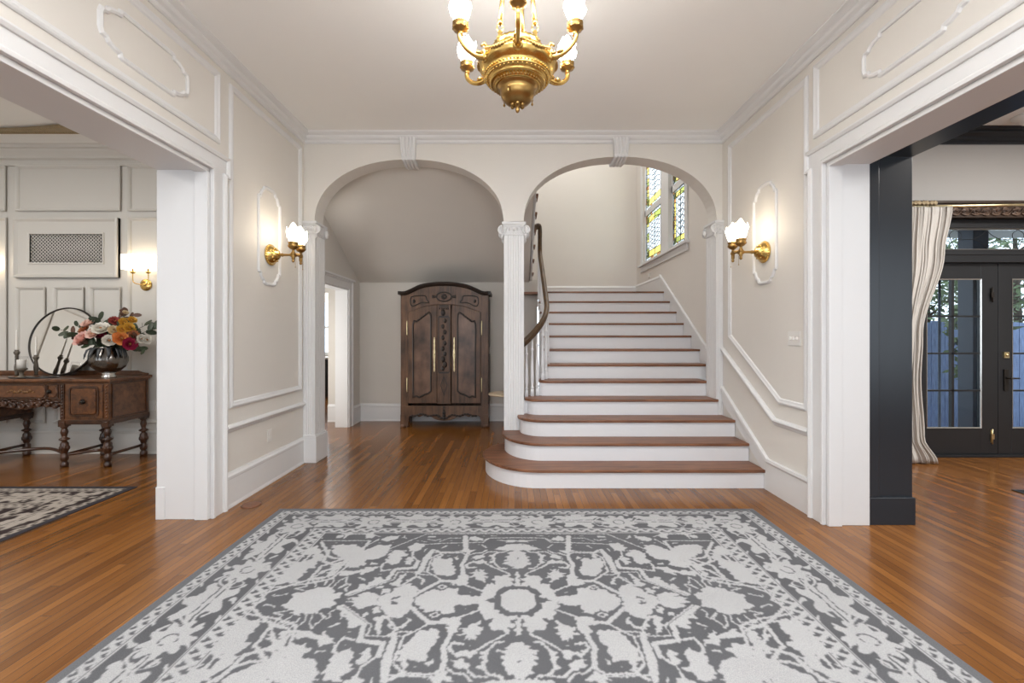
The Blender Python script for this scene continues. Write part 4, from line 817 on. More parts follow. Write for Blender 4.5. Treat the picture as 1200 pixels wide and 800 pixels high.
def sconce(loc, rotz, label):
    t = thing('wall_sconce', label, 'wall light', (0, 0, 0))
    b = MB(); b.lathe([(.001, .0), (.098, .0), (.102, .008), (.090, .016), (.092, .026), (.074, .040), (.060, .062), (.040, .085), (.022, .095), (.001, .10)], (0, 0, 0), 32, ROTX)
    for k in range(28): a = 2 * PI * k / 28; b.ball((.016, .094 * math.cos(a), .094 * math.sin(a)), .007, 5)
    for k in range(12): a = 2 * PI * k / 12; b.ball((.055, .062 * math.cos(a), .062 * math.sin(a)), .010, 5)
    b.build('backplate', 'brass', t)
    b = MB(); b.lathe([(.017, .09), (.012, .105), (.019, .12), (.012, .135), (.011, .19), (.018, .20), (.026, .215), (.026, .24), (.016, .255), (.014, .30)], (0, 0, 0), 14, ROTX)
    b.tube([(.262, -.085, 0), (.262, .085, 0)], .010, 8)
    for y in (-.075, .075):
        for r_, z in ((.018, 0), ): b.ball((.262, y, z), .022, 8)
    b.build('arm', 'brass_dark', t)
    for y in (-.075, .075):
        b = MB(); b.lathe([(.001, -.085), (.010, -.08), (.014, -.068), (.008, -.058), (.015, -.05), (.016, -.025), (.012, .0), (.014, .02), (.010, .035), (.030, .045), (.044, .06), (.047, .075), (.040, .088), (.046, .094), (.046, .106), (.040, .110), (.001, .104)], (.262, y, 0), 20)
        for k in range(10): a = 2 * PI * k / 10; b.ball((.262 + .042 * math.cos(a), y + .042 * math.sin(a), .068), .007, 5)
        cup = b.build('cup', 'brass_dark', t)
        b = MB(); flame_mesh(b, (.262, y, .105), .055, .185, y * 20); b.build('flame_shade', 'flame', t, label='glowing white flame-shaped glass shade')
        b = MB(); b.tube([(.262 + .02, y, -.05), (.262 + .02, y, -.125)], .0015, 4); b.ball((.282, y, -.13), .005, 5); b.build('pull_chain', 'brass_dark', t)
    t.location = loc; t.rotation_euler = (0, 0, rotz); return t
s1 = sconce((XL, 4.345, 2.205), 0, 'brass double-flame wall sconce on the left wall, by the left arch')
s2 = dup(s1, (XR, 4.195, 2.205), PI, 'brass double-flame wall sconce on the right wall, near the staircase')

CX, CY = .022, 2.40
ch = thing('chandelier', 'ornate brass bowl chandelier with lit flame shades hanging from the hall ceiling', 'chandelier', (CX, CY, 2.62))
b = MB()
prof = [(.001, 2.655), (.035, 2.658), (.065, 2.672), (.085, 2.695), (.094, 2.722), (.092, 2.735), (.100, 2.740), (.104, 2.748), (.112, 2.752)]
b.lathe(prof, (CX, CY, 0), 48); b.build('bottom_bowl', 'brass_dark', ch)
b = MB(); b.lathe([(.110, 2.750), (.122, 2.752), (.124, 2.762), (.132, 2.768), (.142, 2.766), (.150, 2.774), (.150, 2.784), (.160, 2.788), (.172, 2.790), (.174, 2.802), (.166, 2.808), (.184, 2.822), (.198, 2.838), (.208, 2.856), (.206, 2.870), (.190, 2.888), (.165, 2.908), (.142, 2.925), (.126, 2.938)], (CX, CY, 0), 64)
b.build('body', 'brass', ch)
for nm, r, z, cnt, rb in (('bead_ring', .163, 2.789, 44, .0075), ('bead_ring', .127, 2.757, 44, .0055), ('bead_ring', .176, 2.806, 60, .005), ('bead_ring', .205, 2.860, 60, .005)):
    b = MB()
    for k in range(cnt): a = 2 * PI * k / cnt; b.ball((CX + r * math.cos(a), CY + r * math.sin(a), z), rb, 5)
    b.build(nm, 'brass_dark' if r < .15 else 'brass', ch)
b = MB()
b.lathe([(.118, 2.935), (.126, 2.938), (.130, 2.945), (.128, 2.958), (.131, 2.968), (.122, 2.968), (.118, 2.94)], (CX, CY, 0), 60, wob=lambda a, i: 1 + .02 * math.cos(a * 30))
b.lathe([(.001, 2.945), (.12, 2.945)], (CX, CY, 0), 40)
b.build('gallery_rim', 'brass', ch)
b = MB()   # bottom finial and hanging drops
b.lathe([(.001, 2.615), (.008, 2.62), (.012, 2.632), (.006, 2.64), (.014, 2.648), (.028, 2.655), (.001, 2.662)], (CX, CY, 0), 14)
for k in range(6): a = PI / 6 + k * PI / 3; b.ball((CX + .03 * math.cos(a), CY + .03 * math.sin(a), 2.655), .012, 6)
b.build('finial', 'brass_dark', ch)
for a in (.6, 2.4, 4.2): b = MB(); b.ball((CX + .098 * math.cos(a), CY + .098 * math.sin(a), 2.712), .007, 6); b.lathe([(.001, -.02), (.007, -.012), (.003, 0), (.004, .01)], (CX + .098 * math.cos(a), CY + .098 * math.sin(a), 2.70), 8); b.build('hanging_drop', 'brass_dark', ch)
# rods with links, canopy
for k, (dx, dy) in enumerate(((-.092, -.04), (.092, -.04), (.03, .095))):
    b = MB(); x, y = CX + dx, CY + dy
    b.lathe([(.020, 2.94), (.024, 2.955), (.012, 2.975), (.018, 2.99), (.010, 3.005), (.014, 3.02), (.006, 3.03)], (x, y, 0), 12)
    for i in range(5): b.ball((x + .014 * math.cos(i * 1.26), y + .014 * math.sin(i * 1.26), 2.985), .009, 5)
    b.tube([(x + .016 * math.cos(a), y, 3.045 + .020 * math.sin(a)) for a in [2 * PI * i / 12 for i in range(13)]], .0045, 6)
    b.tube([(x, y, 3.06), (x * .6 + CX * .4, y * .6 + CY * .4, 3.50)], .0115, 8); b.ball((x, y, 3.075), .015, 6)
    b.build('rod', 'brass', ch)
b = MB(); b.lathe([(.001, 3.66), (.10, 3.69), (.11, 3.68), (.10, 3.655), (.06, 3.63), (.03, 3.60), (.022, 3.56), (.06, 3.53), (.085, 3.50), (.08, 3.485), (.001, 3.48)][::-1], (CX, CY, 0), 32); b.build('canopy', 'brass', ch)
# arms: built once pointing to +x, then copied round
arm0 = None
def armpts(s=1): return [(.155, 0, .885 - 0), ]
b = MB()
A = smoothpath([(.15, 0, 2.895), (.185, 0, 2.862), (.235, 0, 2.846), (.285, 0, 2.856), (.322, 0, 2.885), (.335, 0, 2.915), (.330, 0, 2.935)], 5)
A = [Vector((p.x, p.y, p.z)) for p in A]
b.tube([(CX + p.x, CY + p.y, p.z) for p in A], [.022 - .010 * min(1, i / 14) for i in range(len(A))], 10)
for i in range(6): p = A[2 + i * 2]; b.ball((CX + p.x, CY + .012 * (-1) ** i, p.z + .012), .013, 6, sq=(1.5, 1, .8))
b.tube([(CX + .20, CY, 2.865), (CX + .175, CY, 2.90), (CX + .20, CY, 2.925), (CX + .215, CY, 2.905)], [.012, .012, .009, .006], 8)
b.ball((CX + .195, CY, 2.862), .028, 8, sq=(.8, 1.1, 1.3)); b.ball((CX + .17, CY, 2.90), .022, 8)
arm = b.build('arm', 'brass', ch)
b = MB(); x = CX + .330; b.lathe([(.001, 2.915), (.014, 2.92), (.010, 2.934), (.020, 2.940), (.037, 2.948), (.041, 2.958), (.034, 2.968), (.040, 2.973), (.040, 2.983), (.034, 2.986), (.001, 2.984)], (x, CY, 0), 18)
for k in range(10): a = 2 * PI * k / 10; b.ball((x + .037 * math.cos(a), CY + .037 * math.sin(a), 2.955), .006, 5)
cup = b.build('cup', 'brass_dark', arm)
b = MB(); flame_mesh(b, (x, CY, 2.983), .048, .155, .4); fl = b.build('flame_shade', 'flame_chandelier', arm, label='glowing white flame-shaped glass shade')
b = MB()  # garland swag between this arm and the next
pts = []
for i in range(15):
    u = i / 14; a = u * PI / 3; sag = math.sin(PI * u); r = .200 - .018 * (1 - sag); z = 2.905 - .045 * sag
    pts.append((CX + (r + .006) * math.cos(a), CY + (r + .006) * math.sin(a), z))
for i, p in enumerate(pts): b.ball(p, .007 + .005 * math.sin(PI * i / 14), 6)
gar = b.build('garland', 'brass_dark', ch)
for base_ in (arm, gar):
    kids = list(base_.children)
    for k in range(6):
        o = base_ if k == 0 else base_.copy()
        if k: COL.objects.link(o); o.parent = ch
        o.rotation_euler = (0, 0, -PI / 2 + k * PI / 3)
        if k:
            for g in kids: c = g.copy(); COL.objects.link(c); c.parent = o
# ------------------------------------------------------------------ dining-room wall sconces (shaded)
t = thing('shaded_wall_sconce', 'brass two-arm sconce with pale linen shade on the dining room wall', 'wall light', (0, 0, 0))
b = MB(); R90 = Matrix(((1, 0, 0), (0, 0, 1), (0, -1, 0)))   # axis -> -y when negated z
b.lathe([(.001, 0), (.070, 0), (.072, -.008), (.055, -.014), (.045, -.02), (.001, -.022)], (0, 0, 0), 32, Matrix(((1, 0, 0), (0, 0, 1), (0, 1, 0)))); b.build('backplate', 'brass', t)
b = MB()
for s_ in (-1, 1): b.tube(smoothpath([(0, -.02, 0), (s_ * .03, -.05, .0), (s_ * .075, -.08, .015), (s_ * .092, -.085, .05), (s_ * .092, -.085, .13)]), .0055, 8)
b.ball((0, -.03, 0), .014, 8); b.build('arm', 'brass', t)
for s_ in (-1, 1):
    b = MB(); b.lathe([(.001, .125), (.018, .13), (.028, .142), (.028, .147), (.010, .15), (.010, .19)], (s_ * .092, -.085, 0), 16); b.build('cup', 'brass', t)
b = MB(); n = 48; R1, R2 = .205, .082
for (dr) in (0, ): 
    rows = [[(R1 * math.copysign(abs(math.cos(a)) ** .6, math.cos(a)), -.085 + R2 * math.copysign(abs(math.sin(a)) ** .6, math.sin(a)), z) for a in [2 * PI * k / n for k in range(n + 1)]] for z in (.175, .345)]
    b.strip(rows)
b.build('lamp_shade', 'linen', t, solid=.004)
t.location = (-4.44, 5.42, 2.035)
dup(t, (-6.36, 5.42, 2.035), 0, 'brass two-arm sconce with linen shade at the far left end of the dining wall')

# ------------------------------------------------------------------ dining room wall panels, crown, ceiling moulding
S(MB().box(-8.2, -2.7, -1.2, 5.45, CZ, CZ + .1), 'ceiling', 'ceiling')
S(MB().box(-8.3, -8.2, -1.3, 5.5, 0, CZ), 'wall_dining_left', 'dining')
b = MB()
for y0 in (-.8, .5, 1.8, 3.1, 4.3): b.sweep(rect(y0, y0 + 1.0, .4, 2.83), [(-.030, .022), (-.024, .030), (-.012, .024), (0, .012), (.004, .002), (.004, 0)][::-1], mapX(-8.2)); b.sweep(rect(y0, y0 + 1.0, 2.94, 3.40), FR, mapX(-8.2))
S(b, 'trim_43', 'dining')
S(MB().box(-8.3, -2.7, -1.3, -1.2, 0, .6).box(-8.3, -2.7, -1.3, -1.2, 3., CZ).box(-8.3, -7.2, -1.3, -1.2, .6, 3.).box(-3.6, -2.7, -1.3, -1.2, .6, 3.).box(-5.5, -5.3, -1.3, -1.2, .6, 3.), 'wall_dining_front', 'dining')
DY = 5.42; md = mapY(DY)
def dx(px): return (px - 601.6) * DY / 525
def dz(py): return 1.424 + (393 - py) * DY / 525
b = MB(); cpd = [(0, -.22), (.025, -.22), (.025, -.195), (.012, -.185), (.012, -.15), (.045, -.14), (.045, -.115), (.06, -.095), (.09, -.07), (.10, -.045), (.125, -.04), (.13, -.012), (.15, 0)]
run_x(b, DY, -1, -8.2, -2.76, [(o, z) for o, z in cpd] + [(0, 0)], CZ); S(b, 'trim_20', 'dining')
# raised stiles/rails as sunk panels
def sunk(a0, a1, b0, b1, nm):
    b = MB(); b.sweep(rect(a0, a1, b0, b1), [(-.030, .022), (-.024, .030), (-.012, .024), (0, .012), (.004, .002), (.004, 0)][::-1], md); return b
k = 21
stile = MB()
panels = [(dx(23), dx(140), dz(245), dz(197)), (dx(154), dx(154) + 1.25, dz(245), dz(197)), (dx(23) - 1.5, dx(6), dz(245), dz(197)),
          (dx(154), dx(154) + 1.25, .40, dz(258)), (dx(23) - 1.5, dx(7), .40, dz(258))]
for (a, c) in ((23, 52), (67, 97), (110, 140)): panels.append((dx(a), dx(c), .40, dz(339)))
panels.append((dx(-150), dx(-140), .4, 2.8)) if False else None
for p in panels:
    b = sunk(*p, 'x'); S(b, 'trim_%d' % k, 'dining'); k += 1
# framed return-air grille over the sideboard
g = thing('air_grille', 'white framed rectangular lattice grille set in the dining room wall above the mirror', 'grille', (dx(80), DY, dz(325)))
b = MB(); ox = [(dx(19.5), dz(325.5)), (dx(141), dz(325.5)), (dx(141), dz(256)), (dx(19.5), dz(256))]
b.sweep(ox, [(0, 0), (0, .05), (.02, .055), (.035, .04), (.045, .03)], md)
hole = (dx(38), dx(123), dz(308), dz(275))
a0, a1, c0, c1 = dx(19.5), dx(141), dz(325.5), dz(256)
for r in ((a0, hole[0], c0, c1), (hole[1], a1, c0, c1), (hole[0], hole[1], c0, hole[2]), (hole[0], hole[1], hole[3], c1)): b.prism(rect(*r), md, 0, .03)
b.sweep(rect(*hole), [(-.02, .03), (-.02, .042), (0, .036), (.0, .005)], md)
b.build('frame', 'dining', g)
b = MB(); w_, h_ = hole[1] - hole[0], hole[3] - hole[2]; sp_ = .041
def clipseg(x0, z0, dx_, dz_):
    ts = []
    for t_ in np.linspace(-2, 2, 801):
        x, z = x0 + dx_ * t_, z0 + dz_ * t_
        if hole[0] <= x <= hole[1] and hole[2] <= z <= hole[3]: ts.append(t_)
    return (ts[0], ts[-1]) if len(ts) > 2 else None
i = -int(h_ / sp_) - 1
while hole[0] + i * sp_ < hole[1] + h_:
    for sg in (1, -1):
        x0 = hole[0] + i * sp_; z0 = hole[2] if sg > 0 else hole[3]
        c = clipseg(x0, z0, 1, sg)
        if c: b.tube([(x0 + c[0], DY - .018, z0 + sg * c[0]), (x0 + c[1], DY - .018, z0 + sg * c[1])], .0066, 4)
    i += 1
b.build('lattice', 'dining', g)
b = MB(); b.box(hole[0], hole[1], DY - .004, DY - .001, hole[2], hole[3]); b.build('shade_backing', 'lead', g)  # black sheet standing in for the shade behind the lattice
b = MB(); run_x(b, DY, -1, -8.2, -2.76, base_prof(.30)); S(b, 'baseboard_dining', 'dining')
# gilded beaded moulding on the dining ceiling
b = MB(); pts = []
arc = [(-6.9 + 2.3 * i / 20, 4.93 + .42 * (max(0, (i - 8) / 12)) ** 2 * 0 + .0) for i in range(21)]
top = [(x, y - .05 - .12 * (max(0, (x + 5.6) / .9)) ** 1.6 * (1 if x > -5.6 else 0)) for x, y in arc]
b.strip([[(x, y, CZ - .004) for x, y in arc], [(x, y, CZ - .035) for x, y in arc], [(x, y, CZ - .035) for x, y in top], [(x, y, CZ - .004) for x, y in top]], smooth=False)
for i in range(90):
    u = i / 89 * 20; j = min(19, int(u)); f = u - j
    for L2 in (arc, top): b.ball((L2[j][0] * (1 - f) + L2[j + 1][0] * f, L2[j][1] * (1 - f) + L2[j + 1][1] * f, CZ - .034), .016, 5)
S(b, 'trim_40', 'gold')

# plates, outlets, switch
def plate(name, label, cat, mp, a, c, w, h, kind):
    t = thing(name, label, cat, mp(a, c, 0)); b = MB(); b.prism(rect(a - w / 2, a + w / 2, c - h / 2, c + h / 2), mp, 0, .006); b.build('cover_plate', 'plate', t, bevel=.002)
    if kind == 'outlet':
        for s_ in (-1, 1): b = MB(); b.prism(rect(a - .016, a + .016, c + s_ * .022 - .014, c + s_ * .022 + .014), mp, .006, .010); b.build('socket', 'plate', t, bevel=.001)
    else:
        for s_ in kind: b = MB(); b.prism(rect(a + s_ - .005, a + s_ + .005, c - .012, c + .012), mp, .006, .018); b.build('toggle', 'plate', t, bevel=.001)
plate('power_outlet', 'white power outlet low on the left hall wall beneath the chair rail', 'outlet', mapL, 4.335, .458, .075, .12, 'outlet')
plate('power_outlet', 'white power outlet on the dining room wall beside the sideboard', 'outlet', md, dx(179), dz(475), .075, .12, 'outlet')
plate('light_switch', 'cream triple light switch plate on the right hall wall', 'switch', mapR, 3.75, 1.40, .165, .12, (-.045, 0, .045))
t = thing('floor_plug', 'small round wooden floor plug left of the grey rug', 'floor fitting', (-2.20, 3.76, 0))
b = MB(); b.lathe([(.045, .0005), (.075, .0005), (.078, .004), (.060, .008), (.045, .006)], (-2.20, 3.76, 0), 24); b.build('rim', 'tread', t)
b = MB(); b.lathe([(.001, .0015), (.046, .0015)], (-2.20, 3.76, 0), 24); b.build('dark_centre', 'iron', t)
t = thing('floor_register', 'dark metal floor register on the library floor at the right edge', 'floor fitting', (4.95, 4.06, 0))
b = MB(); b.sweep(rect(4.58, 5.3, 3.96, 4.12), [(0, .001), (0, .008), (.02, .008), (.02, .001)], mapXY); b.build('frame', 'iron', t)
b = MB(); [b.box(4.62 + i * .033, 4.635 + i * .033, 3.98, 4.10, .001, .006) for i in range(20)]; b.box(4.6, 5.28, 4.035, 4.045, .001, .006); b.build('louvres', 'iron', t)
# ------------------------------------------------------------------ sideboard
SF, SB = 4.86, 5.33     # front and back legs
sx = [-6.27, -5.79, -4.87, -4.40]
sbd = thing('sideboard', 'antique dark carved wooden sideboard on turned legs against the dining room wall', 'sideboard', (-5.335, 5.08, 0))
def legprof(h, r=.033):
    p = [(.020, 0), (.034, .004), (.038, .02), (.034, .045), (.022, .06), (.030, .07), (.036, .085), (.036, .13), (.022, .14), (.030, .155), (.040, .20), (.036, .25), (.020, .275), (.046, .29), (.046, .30), (.020, .315), (.026, .34), (.034, .37), (.026, .40), (.022, .41), (.034, .42), (.034, .435), (.020, .445), (.024, .47)]
    return [(a * r / .033, z * h / .47) for a, z in p]
for x in sx:
    for y in (SF, SB):
        b = MB(); b.lathe(legprof(.48), (x, y, 0), 16)
        b.box(x - .036, x + .036, y - .036, y + .036, .44, .50)
        for k in range(8): a = k * PI / 4; b.ball((x + .034 * math.cos(a), y + .034 * math.sin(a), .205), .012, 5, sq=(1, 1, 2.2))
        b.build('leg', 'side_dark', sbd)
b = MB()
for i in range(4):
    if i < 3 and True:
        b.tube(smoothpath([(sx[i], SF + .0, .13), (sx[i] + (sx[i + 1] - sx[i]) * .25, SF + .10 * (1 if i != 1 else 1.6), .135), ((sx[i] + sx[i + 1]) / 2, SF + .16 * (1 if i != 1 else 1.5), .14), (sx[i] + (sx[i + 1] - sx[i]) * .75, SF + .10 * (1 if i != 1 else 1.6), .135), (sx[i + 1], SF, .13)]), .017, 8)
    b.tube([(sx[i], SF, .13), (sx[i] + .02, (SF + SB) / 2, .135), (sx[i], SB, .13)], .016, 8)
b.build('stretcher', 'side_dark', sbd)
zb, zt = .475, .925
b = MB()
for a, c in ((sx[0], sx[1]), (sx[2], sx[3])): b.box(a - .03, c + .03, SF - .012, SB + .035, zb, zt)
b.box(sx[1], sx[2], SF + .01, SB + .035, .70, zt)
b.build('case', 'side', sbd, bevel=.004)
b = MB()   # base mould under the end cabinets
for a, c in ((sx[0], sx[1]), (sx[2], sx[3])):
    b = MB(); b.box(a - .042, c + .042, SF - .028, SB + .04, zb - .012, zb + .035)
    for x in (a - .0, c + .0): b.ball((x, SF - .03, zb + .01), .020, 6, sq=(1.6, .5, .8))
    b.box(a + .1, c - .1, SF - .034, SF - .02, zb + .002, zb + .022)
    b.build('base_moulding', 'side_dark', sbd, bevel=.006)
b = MB(); b.prism([(sx[0] - .06, SF - .045), (sx[3] + .06, SF - .045), (sx[3] + .06, SB + .06), (sx[0] - .06, SB + .06)], mapXY, .925, .955)
b.box(sx[0] - .045, sx[3] + .045, SF - .03, SB + .05, .912, .926)
b.build('top', 'side', sbd, bevel=.008)
b = MB(); b.prism([(sx[0] - .02, .955), (sx[0] - .02, .975), (sx[0] + .05, .985), (sx[0] + .10, 1.005), (sx[3] - .10, 1.005), (sx[3] - .05, .985), (sx[3] + .02, .975), (sx[3] + .02, .955)], mapY(SB + .055), 0, .03); b.build('back_rail', 'side', sbd, bevel=.004)
mf = mapY(SF - .012)
for a, c in ((sx[0], sx[1]), (sx[2], sx[3])):
    b = MB(); b.prism(rect(a + .035, c - .035, .53, .895), mf, -.01, .010); dr = b.build('door', 'side', sbd, bevel=.004)
    oc = lambda a0, a1, c0, c1, k_: [(a0 + k_, c0), (a1 - k_, c0), (a1 - k_ * .3, c0 + k_ * .3), (a1, c0 + k_), (a1, c1 - k_), (a1 - k_ * .3, c1 - k_ * .3), (a1 - k_, c1), (a0 + k_, c1), (a0 + k_ * .3, c1 - k_ * .3), (a0, c1 - k_), (a0, c0 + k_), (a0 + k_ * .3, c0 + k_ * .3)]
    b = MB(); b.prism(oc(a + .10, c - .10, .575, .85, .03), mf, .008, .024); b.build('raised_panel', 'side_burl', dr, bevel=.006)
    b = MB(); b.sweep(oc(a + .082, c - .082, .557, .868, .03), [(-.010, .008), (-.008, .018), (.008, .018), (.012, .008)], mf); b.build('panel_moulding', 'side_dark', dr)
    b = MB(); xc = (a + c) / 2; b.lathe([(.001, -.004), (.026, -.004), (.028, .004), (.012, .010), (.014, .022), (.001, .026)], (xc, SF - .040, .712), 16, Matrix(((1, 0, 0), (0, 0, -1), (0, 1, 0)))); b.tube([(xc - .012, SF - .064, .712), (xc - .012, SF - .066, .69), (xc, SF - .067, .682), (xc + .012, SF - .066, .69), (xc + .012, SF - .064, .712)], .003, 5); b.build('drop_pull', 'iron', dr)
    for x in (a - .005, c + .005):
        b = MB(); b.box(x - .02, x + .02, SF - .022, SF - .010, .52, .90)
        for i in range(11): b.ball((x, SF - .022, .545 + i * .033), .012, 5, sq=(1, .7, 1.2))
        b.build('corner_carving', 'side_burl' if c == sx[3] and x > c else 'side_dark', sbd)
# centre drawer and scrolled apron
for k, (a, c) in enumerate(((sx[1] + .05, sx[2] - .05), )):
    b = MB(); mfc = mapY(SF + .01); b.prism(rect(a, c, .735, .900), mfc, -.01, .014); dw = b.build('drawer', 'side', sbd, bevel=.004)
    m_ = (a + c) / 2
    for p0, p1, mt in ((m_ - .26, m_ + .26, 'side_burl'), (a + .02, m_ - .29, 'side_burl'), (m_ + .29, c - .02, 'side_burl')):
        b = MB(); h0, h1 = .755, .882; r_ = .03
        b.prism([(p0 + r_, h0), (p1 - r_, h0), (p1 - .008, h0 + r_ * .7), (p1, (h0 + h1) / 2), (p1 - .008, h1 - r_ * .7), (p1 - r_, h1), (p0 + r_, h1), (p0 + .008, h1 - r_ * .7), (p0, (h0 + h1) / 2), (p0 + .008, h0 + r_ * .7)], mfc, .012, .022)
        b.build('inlaid_panel', mt, dw, bevel=.003)
        b = MB(); b.sweep(rect(p0 - .006, p1 + .006, h0 - .006, h1 + .006), [(-.005, .012), (-.005, .024), (.005, .024), (.005, .012)], mfc); b.build('panel_moulding', 'side_dark', dw)
    b = MB()
    for i in range(-4, 5):
        b.ball((m_ + i * .034, SF - .014, .818 + .010 * math.cos(i * 2.1)), .022 - .002 * abs(i), 6, sq=(1.2, .35, .8))
    b.build('floral_inlay', 'side_inlay', dw)
    for x in (a + .10, c - .10):
        b = MB(); b.lathe([(.001, 0), (.02, 0), (.022, .008), (.010, .014), (.011, .024), (.001, .028)], (x, SF - .012, .818), 14, Matrix(((1, 0, 0), (0, 0, -1), (0, 1, 0)))); b.tube([(x - .01, SF - .036, .818), (x, SF - .04, .795), (x + .01, SF - .036, .818)], .003, 5); b.build('drop_pull', 'iron', dw)
b = MB(); a, c = sx[1] + .035, sx[2] - .035; xc = (a + c) / 2
b.prism([(a, .725), (c, .725)] + [(c - (c - a) * i / 20, .655 - .035 * abs(math.cos(PI * i / 10)) * (1 if 3 < i < 17 else .3)) for i in range(21)], mapY(SF + .008), -.01, .006)
for i in range(-4, 5):
    x = xc + i * .092; z = .672 - .012 * math.cos(i * 1.5)
    spiral(b, (x, SF - .006, z), (1, 0, 0), .036 - .003 * abs(i), 1 if i > 0 else -1)
    b.ball((x + .045, SF - .004, z + .02), .020, 6, sq=(1.4, .7, .8)); b.tube([(x - .03, SF, z + .045), (x, SF - .012, z + .052), (x + .04, SF, z + .035)], .010, 6)
b.build('carved_apron', 'side_dark', sbd)
b = MB(); b.sweep([(SF + .02, .53), (SB - .0, .53), (SB - .0, .895), (SF + .02, .895)], [(-.006, 0), (-.006, .01), (.006, .01), (.006, 0)], mapX(sx[3] + .03)); b.build('side_moulding', 'side_dark', sbd)
TZ = .956
# round mirror leaning on the wall
mr = thing('round_mirror', 'round thin-framed mirror leaning against the wall on the sideboard', 'mirror', (-5.27, 5.19, TZ))
tilt = math.atan2(.135, .79); Rm = Matrix(((1, 0, 0), (0, math.sin(tilt), -math.cos(tilt)), (0, math.cos(tilt), math.sin(tilt))))
Rm = Matrix(((1, 0, 0), (0, math.sin(tilt), -math.cos(tilt)), (0, math.cos(tilt), math.sin(tilt))))
cm = Vector((-5.27, 5.185 + .40 * math.sin(tilt), TZ + .008 + .40 * math.cos(tilt)))
b = MB(); b.lathe([(.001, .004), (.391, .004), (.391, .0), (.001, .0)], cm, 96, Rm, smooth=False); b.build('glass', 'mirror', mr)
b = MB(); b.lathe([(.388, -.012), (.402, -.012), (.402, .012), (.388, .012), (.388, -.012)], cm, 96, Rm); b.build('frame', 'iron', mr)
# tray, candlesticks, candles
t = thing('serving_tray', 'thin black slate tray lying on the sideboard before the mirror', 'tray', (-5.36, 4.98, TZ))
b = MB(); b.lathe([(.001, 0), (.20, 0), (.205, .004), (.205, .010), (.001, .010)], (-5.33, 4.985, TZ), 40, Matrix(((1.3, 0, 0), (0, .55, 0), (0, 0, 1)))); b.build('slab', 'stone', t)
def candlestick(x, y, h, label):
    t = thing('candlestick', label, 'candlestick', (x, y, TZ)); p = [(.050, 0), (.052, .008), (.040, .014), (.018, .022), (.014, .05), (.020, .07), (.022, .12), (.016, .16), (.014, h - .06), (.026, h - .04), (.026, h - .02), (.016, h - .015), (.020, h), (.001, h - .002)]
    b = MB(); b.lathe([(.001, 0)] + p[:4], (x, y, TZ), 20); b.build('base', 'side_burl', t); b = MB(); b.lathe(p[3:], (x, y, TZ), 16); b.build('stem', 'greywood', t); return TZ + h
def taper(x, y, z, h, label):
    b = MB(); b.lathe([(.010, 0), (.011, .01), (.0075, h - .01), (.004, h), (.001, h + .002)], (x, y, z - .012), 12); b.tube([(x, y, z + h - .014), (x, y, z + h - .002)], .0012, 4)
    tag(b.build('taper_candle', 'candle'), label, 'candle', 'ivory candles on the sideboard')
z = candlestick(-5.52, 4.98, .31, 'taller grey turned wooden candlestick, left of the pair on the sideboard'); taper(-5.52, 4.98, z, .23, 'ivory taper candle in the taller, left candlestick')
z = candlestick(-5.37, 4.98 + .06, .25, 'shorter wooden candlestick, nearest the round mirror'); taper(-5.37, 5.04, z, .22, 'ivory taper candle in the shorter candlestick nearest the mirror')
t = thing('pillar_candle_holder', 'low turned wooden pedestal holder carrying a thick white candle', 'candle holder', (-5.38, 4.90, TZ))
b = MB(); b.lathe([(.001, 0), (.045, 0), (.046, .008), (.020, .018), (.016, .05), (.028, .07), (.048, .085), (.050, .10), (.001, .10)], (-5.38, 4.90, TZ + .01), 20); b.build('pedestal', 'greywood', t)
b = MB(); b.lathe([(.044, .101), (.050, .11), (.052, .23)], (-5.38, 4.90, TZ + .01), 28); b.build('glass_cup', 'cup', t)
b = MB(); b.lathe([(.001, .101), (.037, .101), (.038, .19), (.034, .195), (.001, .192)], (-5.38, 4.90, TZ + .01), 20); b.tube([(-5.38, 4.90, TZ + .2), (-5.38, 4.90, TZ + .215)], .0015, 4)
tag(b.build('pillar_candle', 'candle'), 'short thick ivory pillar candle in the low glass holder', 'candle', 'ivory candles on the sideboard')
# vase
VX, VY = -4.515, 5.0
v = thing('vase', 'dark silvery round fluted vase full of flowers on the sideboard', 'vase', (VX, VY, TZ))
b = MB(); b.lathe([(.060, .055), (.10, .075), (.145, .12), (.168, .18), (.168, .225), (.150, .275), (.118, .315), (.112, .33), (.118, .34)], (VX, VY, TZ), 64, wob=lambda a, i: 1 + .012 * math.cos(a * 20)); b.build('bowl', 'vase', v, solid=.003)
b = MB(); b.lathe([(.001, 0), (.066, 0), (.070, .010), (.060, .020), (.056, .035), (.062, .05), (.06, .058), (.001, .058)], (VX, VY, TZ), 32); b.build('foot', 'steel', v)
